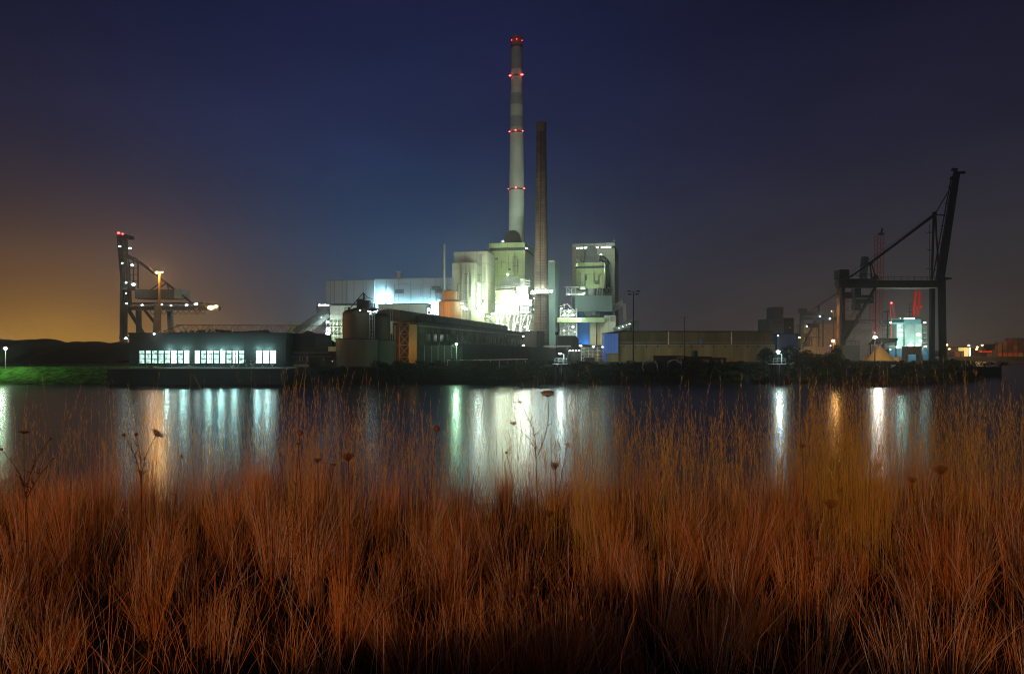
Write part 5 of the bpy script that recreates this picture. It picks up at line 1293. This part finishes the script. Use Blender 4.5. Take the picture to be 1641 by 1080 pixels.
# ------------------------------------------------------------------ vegetation on the far bank
def leaves(b, c, rx, ry, rz, n_, sz):
    for _ in range(n_):
        while True:
            v = Vector((U(-1, 1), U(-1, 1), U(-1, 1)))
            if .25 < v.length < 1: break
        p = Vector((c[0] + v.x * rx, c[1] + v.y * ry, c[2] + v.z * rz)); a = Vector((U(-1, 1), U(-1, 1), U(-1, 1))).normalized() * sz * U(.5, 1.3); e = a.cross(Vector((U(-1, 1), U(-1, 1), U(-1, 1)))).normalized() * sz * U(.4, .9)
        k = len(b.v); b.v += [tuple(p - a), tuple(p + e), tuple(p + a), tuple(p - e)]; b.f.append((k, k + 1, k + 2, k + 3))
def tree(px, pyt, pyb, Y, wpx, label, m='leaf', name='leafy_tree', cat='tree', n_=2600, group=None):
    x = X(px, Y); zb, zt = Z(pyb, Y), Z(pyt, Y); h = zt - zb; w_ = S(wpx, Y)
    t = thing(name, (x, Y, zb), label, cat, group)
    b = MB(); b.tube((x, Y, zb), (x + .1, Y, zb + h * .5), h * .045, h * .025, 8)
    crown = MB()
    for i in range(9):
        a = U(0, 6.28); q = Vector((x + math.cos(a) * w_ * U(.15, .36), Y + math.sin(a) * w_ * .3, zb + h * U(.35, .85)))
        b.tube((x + .1, Y, zb + h * U(.25, .5)), q, h * .02, h * .006, 6)
        rr = w_ * U(.13, .25); leaves(crown, q, rr, rr, rr * U(.6, .9), n_ // 9, max(.12, h * .022))
    b.build('trunk', M['bark'], t); crown.build('crown', M[m], t)
random.seed(31)
tree(1247, 547, 600, 176, 72, 'large dark tree behind the bright dolphin lamp at the blue hall', n_=6000)
tree(744, 573, 595, 176, 18, 'small green-lit tree beside the lamp at the shed', 'leafg', n_=1600)
tree(1181, 575, 600, 172, 30, 'round dark bush before the long warehouse', name='round_bush', cat='bush', n_=2600)
tree(655, 580, 604, 168, 34, 'dark bush right of the silos', name='round_bush', cat='bush', n_=2600)
tree(1300, 560, 605, 180, 46, 'dark bush left of the blazing orange lamp', name='round_bush', cat='bush', n_=3500)
tree(1345, 556, 605, 178, 52, 'tall dark bush under the blazing orange lamp', name='round_bush', cat='bush', n_=3800)
tree(780, 565, 595, 180, 30, 'dark bush against the low brick annex', name='round_bush', cat='bush', n_=2200)
tree(850, 572, 598, 178, 34, 'wide dark bush near the dolphin with the lamp by the chimney', name='round_bush', cat='bush', n_=2200)
b = MB(); random.seed(77)
for i in range(520):
    x = U(-33, 140) if i > 60 else U(-45, 140); y = shore(x) + U(.8, 15); leaves(b, (x, y, farz(x, y) + U(.2, 1.1)), U(.8, 2.2), U(.6, 1.4), U(.4, 1.1), 90, .26)
for i in range(60):
    x = U(95, 146); y = U(200, 221); leaves(b, (x, y, G0 + .3), 1.6, 1.2, .8, 60, .25)
b.build('undergrowth', M['leaf'], kind='stuff', label='dark scrub covering the far bank', origin=(0, 0, 0))
# pier at the right
b = MB(); b.box(118, X(1605, 206), 206, 228, -1, 2.75); b.box(118, X(1605, 206), 228, 262, -1, 2.7)
b.build('pier', M['black'], None, 'low black pier running out to the right below the big crane', 'pier')
b = MB()
for px in (1560, 1590): b.tube(P(px, 589, 207), P(px, 584, 207), .35, .35, 8)
b.build('bollard', M['black'], None, 'pair of dark bollards on the low pier', 'bollard') if False else None
for px, lb in ((1578, 'squat dark bollard midway on the low pier'), (1604, 'dark bollard at the pier tip')):
    Y = 207; p = P(px, 590, Y); MB().lathe(p.x, p.y, [(.35, 2.75), (.3, 3.2), (.5, 3.4), (.45, 3.7), (.1, 3.8)], 12).build('bollard', M['black'], None, lb, 'bollard')

# ------------------------------------------------------------------ foreground grass
gm = bpy.data.materials.new('dry_grass'); gm.use_nodes = True
n = gm.node_tree.nodes; l = gm.node_tree.links; bs = n['Principled BSDF']; bs.inputs['Roughness'].default_value = .65; bs.inputs['Specular IOR Level'].default_value = .25
at = n.new('ShaderNodeAttribute'); at.attribute_name = 'tone'; rp = n.new('ShaderNodeValToRGB'); l.new(at.outputs['Fac'], rp.inputs[0])
rp.color_ramp.interpolation = 'LINEAR'
stops = [(0, (.06, .035, .010)), (.22, (.17, .055, .012)), (.5, (.58, .165, .028)), (.74, (.84, .31, .07)), (.84, (.46, .28, .18)), (1, (.72, .52, .48))]
while len(rp.color_ramp.elements) < len(stops): rp.color_ramp.elements.new(.5)
for e, (p, c) in zip(rp.color_ramp.elements, stops): e.position = p; e.color = (*c, 1)
l.new(rp.outputs[0], bs.inputs['Base Color'])
gold = mat('golden_grass', (.62, .37, .05), .7, var=.3, scale=3)
rng = np.random.default_rng(5)
def fgz_np(x, y):
    z = 6.4 + .10 * np.sin(x * .9 + 1) * np.cos(y * .7) + .05 * np.sin(x * 2.3 + y)
    return np.where(y > 6.5, z - (y - 6.5) * .50, z)
def blades(name, bx, by, h, ang, lean, width, curl, tone, label, seg=4, head=0, bz=None, tones=None):
    """ribbons: base position, height, direction of the lean, amount of lean, width"""
    nB = len(bx); bz = fgz_np(bx, by) - .02 if bz is None else bz
    t = np.linspace(0, 1, seg + 1)[None, :]
    off = lean[:, None] * t + curl[:, None] * t ** 3
    cx = bx[:, None] + np.cos(ang)[:, None] * off * h[:, None]; cy = by[:, None] + np.sin(ang)[:, None] * off * h[:, None]
    cz = bz[:, None] + h[:, None] * t * (1 - .25 * np.abs(off))
    fa = rng.uniform(-.6, .6, nB)
    wx = np.cos(fa)[:, None] * width[:, None] * .5; wy = np.sin(fa)[:, None] * width[:, None] * .5
    tap = (1 - .75 * t) if not head else np.where(t > .72, head, 1 - .5 * t) * np.where(t >= .999, .15, 1)
    V = np.stack([np.stack([cx - wx * tap, cy - wy * tap, cz], -1), np.stack([cx + wx * tap, cy + wy * tap, cz], -1)], 2)
    V = V.reshape(-1, 3)
    base = (np.arange(nB) * (seg + 1) * 2)[:, None] + (np.arange(seg) * 2)[None, :]
    Fq = np.stack([base, base + 1, base + 3, base + 2], -1).reshape(-1, 4)
    me = bpy.data.meshes.new(name); me.vertices.add(len(V)); me.vertices.foreach_set('co', V.astype(np.float32).ravel())
    me.loops.add(Fq.size); me.loops.foreach_set('vertex_index', Fq.astype(np.int32).ravel())
    me.polygons.add(len(Fq)); me.polygons.foreach_set('loop_start', np.arange(0, Fq.size, 4, dtype=np.int32)); me.polygons.foreach_set('loop_total', np.full(len(Fq), 4, dtype=np.int32))
    me.update(calc_edges=True)
    a = me.attributes.new('tone', 'FLOAT', 'POINT'); a.data.foreach_set('value', np.repeat(tone, (seg + 1) * 2).astype(np.float32))
    me.materials.append(gm if not tones else gold); o = bpy.data.objects.new(name, me); col.objects.link(o); tag(o, label, None, None, 'stuff'); return o
def scatter(nn, y0, y1, p=1.0):
    y = y0 + (y1 - y0) * rng.uniform(0, 1, nn) ** p
    x = rng.uniform(-1, 1, nn) * (.80 * y + 2.8); return x, y
# tufts: fountain-like clumps with dark gaps between them
nt_ = 1250
tx, ty = scatter(nt_, 3.1, 8.8, .85)
keep = (np.sin(tx * 2.3 + 1.7) * np.cos(ty * 1.9 + tx * .6) + rng.normal(0, .45, nt_)) > -.45
tx, ty = tx[keep], ty[keep]; nt_ = len(tx)
per = rng.integers(45, 170, nt_)
bx = np.repeat(tx, per); by = np.repeat(ty, per); nB = len(bx)
sp = np.repeat(rng.uniform(.03, .11, nt_), per); th = np.repeat(rng.uniform(.26, .70, nt_) * np.where(ty < 3.9, .72, 1), per); tt = np.repeat(rng.uniform(.02, .85, nt_), per)
a = rng.uniform(0, 2 * np.pi, nB); r = np.sqrt(rng.uniform(0, 1, nB)) * sp
tl = np.repeat(rng.normal(.02, .11, nt_), per)
bx2 = bx + np.cos(a) * r; by2 = by + np.sin(a) * r
fan = r / sp * np.repeat(rng.uniform(.05, .34, nt_), per) + np.abs(rng.normal(0, .07, nB))
lx = np.cos(a) * fan + tl; ly = np.sin(a) * fan
hh = th * rng.uniform(.45, 1.15, nB) ** .8
pale = rng.uniform(0, 1, nB) < np.repeat(rng.uniform(.05, .5, nt_), per)
wd = rng.uniform(.0015, .0032, nB) + pale * rng.uniform(0, .0018, nB)
blades('tuft_grass', bx2, by2, hh, np.arctan2(ly, lx), np.hypot(lx, ly), wd, rng.normal(.03, .06, nB), np.where(pale, rng.uniform(.78, 1, nB), np.clip(tt + rng.normal(0, .16, nB), 0, .75)), 'rust-coloured dry grass growing in upright tufts on the near bank')
# loose, partly broken stalks
nB = 19000; x, y = scatter(nB, 2.6, 10.5, .9)
blades('meadow_grass', x, y, rng.uniform(.18, .70, nB), rng.uniform(0, 6.28, nB), np.abs(rng.normal(.15, .5, nB)), rng.uniform(.0018, .0042, nB), rng.normal(.05, .25, nB), np.clip(rng.normal(.55, .32, nB), 0, 1), 'loose criss-crossing dry stalks between the tufts')
# low thatch
nB = 42000; x, y = scatter(nB, 1.9, 7.5, 1.2)
blades('low_thatch', x, y, rng.uniform(.05, .20, nB), rng.uniform(0, 6.28, nB), np.abs(rng.normal(.6, .5, nB)), rng.uniform(.002, .006, nB), rng.normal(.2, .5, nB), np.clip(rng.normal(.06, .10, nB), 0, 1), 'short matted dark grass covering the ground')
# tall airy flowering stems, golden, gathered in drifts
nB = 42000; x, y = scatter(nB, 4.7, 8.3, 1.0); ratio = x / y
dens = (.25 + .75 * np.clip(np.sin(ratio * 13 + 1.0) * .6 + np.sin(ratio * 31 + y) * .5, 0, 1))
dens *= np.where((ratio > -.10) & (ratio < .09), .22, 1) * np.where((ratio < -.33) & (ratio > -.51), .22, 1) * np.where(ratio < -.51, .3, 1) * np.where(ratio > .12, 1.15, 1) * .8
k = rng.uniform(0, 1, nB) < dens * .8; x, y = x[k], y[k]; nB = len(x)
h = rng.uniform(.60, 1.0, nB) + .46 * rng.uniform(0, 1, nB) ** 1.7 * np.clip((y - 3.2) / 2, .5, 1.3); aa = rng.uniform(0, 6.28, nB); le = np.abs(rng.normal(.02, .07, nB)); cu = rng.normal(.04, .07, nB)
blades('feather_grass', x, y, h, aa, le, rng.uniform(.0011, .0021, nB), cu, np.clip(rng.normal(.60, .1, nB), 0, .75), 'tall golden flowering stems rising above the tufts', seg=6, tones='gold')
# fine side hairs of the flower heads
m_ = 9; f = rng.uniform(.74, 1.0, nB * m_); X2, Y2, H2, A2 = [np.repeat(v, m_) for v in (x, y, h, aa)]; o2 = np.repeat(le, m_) * f + np.repeat(cu, m_) * f ** 3
bx = X2 + np.cos(A2) * o2 * H2; by = Y2 + np.sin(A2) * o2 * H2; bz = fgz_np(X2, Y2) - .02 + H2 * f * (1 - .25 * np.abs(o2)); n2 = len(bx)
blades('flower_hairs', bx, by, rng.uniform(.03, .085, n2) * (1.5 - f * .9), rng.uniform(0, 6.28, n2), np.abs(rng.normal(.25, .15, n2)), rng.uniform(.0013, .0026, n2), rng.normal(.1, .1, n2), np.clip(rng.normal(.60, .08, n2), 0, .75), 'fine golden hairs of the tall flowering stems', seg=2, bz=bz, tones='gold')

# ------------------------------------------------------------------ dried umbels
um = mat('dried_seed_head', (.26, .10, .03), .8, var=.4, scale=30)
stm = mat('dry_stem', (.14, .055, .02), .8, var=.3, scale=20)
def curve_pts(p, q, bow, k=8):
    return [p.lerp(q, i / k) + Vector((bow * math.sin(math.pi * i / k), 0, 0)) for i in range(k + 1)]
def stalk(b, p, q, bow, r0, r1):
    pts = curve_pts(Vector(p), Vector(q), bow); n_ = len(pts) - 1
    for i in range(n_): b.tube(pts[i], pts[i + 1], r0 + (r1 - r0) * i / n_, r0 + (r1 - r0) * (i + 1) / n_, 6, False)
def head(t, c, kind, s_, tilt=0):
    b = MB(); c = Vector(c)
    if kind == 'nest':                       # curled bird's-nest umbel
        for i in range(34):
            a = 2.4 * i; f = math.sqrt((i + .5) / 34); q = c + Vector((math.cos(a) * s_ * (.4 + .6 * f), math.sin(a) * s_ * (.4 + .6 * f), s_ * (1.0 - .35 * f)))
            m1 = c + Vector((math.cos(a) * s_ * f * 1.1, math.sin(a) * s_ * f * 1.1, s_ * .35))
            b.tube(c, m1, s_ * .035, s_ * .03, 4, False); b.tube(m1, q, s_ * .03, s_ * .03, 4, False); b.ball(q, s_ * .14, 6, 4)
    elif kind == 'umbel':                    # open flat plate of small clusters
        ax = Vector((math.sin(tilt), 0, math.cos(tilt))); sx = Vector((math.cos(tilt), 0, -math.sin(tilt)))
        for i in range(46):
            a = 2.4 * i; f = math.sqrt((i + .5) / 46); q = c + sx * math.cos(a) * s_ * f + Vector((0, 1, 0)) * math.sin(a) * s_ * f + ax * (s_ * .12 * (1 - f) + U(-.04, .04) * s_)
            b.tube(c - ax * s_ * .45, q, s_ * .02, s_ * .02, 4, False)
            for _ in range(3): b.ball(q + Vector((U(-1, 1), U(-1, 1), U(-1, 1))) * s_ * .07, s_ * .06, 5, 4)
    elif kind == 'yarrow':
        for i in range(60):
            a = 2.4 * i; f = math.sqrt((i + .5) / 60); q = c + Vector((math.cos(a) * s_ * f, math.sin(a) * s_ * f, s_ * (.25 * math.cos(f * 1.5) + U(-.26, .26))))
            b.tube(c - Vector((0, 0, s_ * .8)), q, s_ * .02, s_ * .018, 4, False); [b.ball(q + Vector((U(-1, 1), U(-1, 1), U(-.6, 1))) * s_ * .12, s_ * U(.035, .06), 5, 4) for _ in range(3)]
    else:                                    # button
        b.ball(c, s_, 12, 8)
        for i in range(40):
            v = Vector((U(-1, 1), U(-1, 1), U(-.3, 1))).normalized(); b.tube(c + v * s_ * .7, c + v * s_ * 1.35, s_ * .1, s_ * .03, 4, False)
    b.build('seed_head', um, t)
def plant(label, basepx, Y, heads, name='wild_carrot', cat='dried flower', group='dried wild flowers in the grass', join=None):
    bx = X(basepx, Y); bz = fgz(bx, Y); t = thing(name, (bx, Y, bz), label, cat, group)
    b = MB(); j = Vector((X(join[0], Y), Y, Z(join[1], Y))) if join else None
    if j: stalk(b, (bx, Y, bz), j, .01, .0032, .0024)
    for px, py, kind, s_, bow, tilt in heads:
        c = P(px, py, Y); 
        stalk(b, j or (bx, Y, bz), c, bow, .0024 if j else .0028, .0014)
        st = (j or Vector((bx, Y, bz)))
        for k in range(7):
            f = U(.1, .8); p = st.lerp(c, f) + Vector((bow * math.sin(math.pi * f), 0, 0)); b.tube(p, p + Vector((U(-.03, .03), U(-.02, .02), U(.01, .035))), .0025, .0012, 4, False)
        head(t, c, kind, s_ * {'yarrow': .72, 'button': .7, 'nest': .85, 'umbel': .85}[kind], tilt)
    b.build('stem', stm, t)
random.seed(44)
plant('tall branched plant in the middle with three heads against the bright reflection', 862, 3.9, [(878, 636, 'nest', .042, .03, 0), (834, 646, 'nest', .016, .03, 0), (823, 681, 'nest', .022, .04, 0)], join=(859, 735))
plant('small drooping head on a thin stem left of the tall branched plant', 842, 3.9, [(812, 725, 'button', .012, .04, 0)])
plant('small head on a bent stem right of the tall branched plant', 872, 3.8, [(909, 714, 'nest', .016, -.03, 0)])
plant('broad flat brown yarrow head low before the bright reflection', 884, 3.4, [(890, 745, 'yarrow', .042, .01, 0)], 'yarrow')
plant('pair of round heads and one tilted plate on a forked stem at the left', 221, 3.6, [(198, 697, 'button', .013, .02, 0), (218, 696, 'button', .013, .01, 0), (252, 694, 'umbel', .042, -.02, .75)], join=(226, 775))
plant('flat umbel seen edge-on at the far left', 52, 3.6, [(38, 692, 'umbel', .030, -.01, .12)])
plant('small dark heads on branching stems at the far left edge', 45, 3.4, [(2, 720, 'button', .011, .03, 0), (80, 703, 'button', .010, -.03, 0), (84, 735, 'button', .008, -.01, 0)], join=(42, 800))
plant('tiny dark head against the left end of the window reflection', 262, 3.6, [(291, 731, 'button', .011, -.02, 0)])
plant('pale round seed ball left of centre with a smaller one below it', 470, 3.6, [(481, 694, 'button', .020, -.02, 0), (478, 713, 'nest', .015, .03, 0)])
plant('small head on an arching stem above the right end of the window reflection', 462, 3.7, [(444, 704, 'button', .009, .03, 0)])
plant('large yarrow cluster left of centre', 556, 3.3, [(558, 731, 'yarrow', .044, .01, 0)], 'yarrow')
plant('ragged brown cluster left of the large yarrow', 505, 3.3, [(509, 737, 'yarrow', .026, .01, 0)], 'yarrow')
plant('curled dark head between the ragged cluster and the large yarrow', 520, 3.2, [(534, 747, 'nest', .014, -.03, 0)])
plant('round golden ball on a straight stem left of the bright reflection', 682, 3.7, [(700, 687, 'button', .022, -.02, 0), (687, 692, 'button', .008, .0, 0)])
plant('little pale ball between the yarrow and the golden ball', 655, 3.6, [(651, 700, 'button', .010, .01, 0)])
plant('dark bristly head below the reflection of the dolphin lamp at the right', 1287, 3.7, [(1286, 714, 'yarrow', .026, .01, 0)], 'yarrow')
plant('golden yarrow low down right of centre', 1330, 3.0, [(1331, 806, 'yarrow', .046, .01, 0)], 'yarrow')
plant('wide brown yarrow among the grass at the right', 1465, 3.3, [(1462, 768, 'yarrow', .034, .01, 0)], 'yarrow')
plant('tilted brown yarrow, nearest the right edge', 1502, 3.3, [(1508, 752, 'yarrow', .050, .01, 0)], 'yarrow')
plant('low dark yarrow near the bottom right of centre', 1310, 2.8, [(1311, 895, 'yarrow', .026, .01, 0)], 'yarrow')
plant('wide low yarrow just below the broad flat one', 880, 3.0, [(880, 822, 'yarrow', .036, .01, 0)], 'yarrow')
# plantain-like heads low in the middle
for i, (px, py) in enumerate(((798, 970), (800, 982), (822, 954), (830, 951), (838, 951), (806, 975), (857, 940), (856, 955), (895, 943), (903, 939), (912, 936), (878, 962), (935, 967), (932, 990), (823, 966), (847, 913))):
    pass
tb = MB(); tst = MB()
t = thing('plantain_clump', (X(860, 2.9), 2.9, fgz(0, 2.9)), 'clump of small ribwort seed heads low in the dark middle of the grass', 'weed')
for px, py in ((798, 970), (800, 982), (822, 954), (830, 951), (838, 951), (806, 975), (857, 940), (856, 955), (895, 943), (903, 939), (912, 936), (878, 962), (935, 967), (932, 990), (823, 966), (847, 913)):
    Yp = 2.9 + U(-.1, .1); c = P(px, py, Yp); s1 = MB()
    s1.ball(c, .006, 8, 6, (1, 1, 1.7)); s1.build('seed_head', um, t); bb = (c.x + U(-.03, .03), Yp, fgz(c.x, Yp)); tst.tube(bb, c, .0015, .0012, 5, False)
tst.build('stems', stm, t)
# ------------------------------------------------------------------ harbour haze
def haze():
    b = MB().box(-700, 700, -60, 1180, -1.5, 270); o = b.build('haze', None, kind='stuff', origin=(0, 0, -1.5), label='thin night haze over the harbour')
    m = bpy.data.materials.new('haze_air'); m.use_nodes = True; n = m.node_tree.nodes; l = m.node_tree.links; n.remove(n['Principled BSDF'])
    v = n.new('ShaderNodeVolumePrincipled'); v.inputs['Color'].default_value = (.9, .95, 1, 1); v.inputs['Density'].default_value = HAZE; v.inputs['Anisotropy'].default_value = .86
    l.new(v.outputs[0], n['Material Output'].inputs['Volume']); o.data.materials.clear(); o.data.materials.append(m); m.cycles.homogeneous_volume = True
HAZE = .00037
haze()
print('faces', sum(len(o.data.polygons) for o in bpy.data.objects if o.type == 'MESH'))
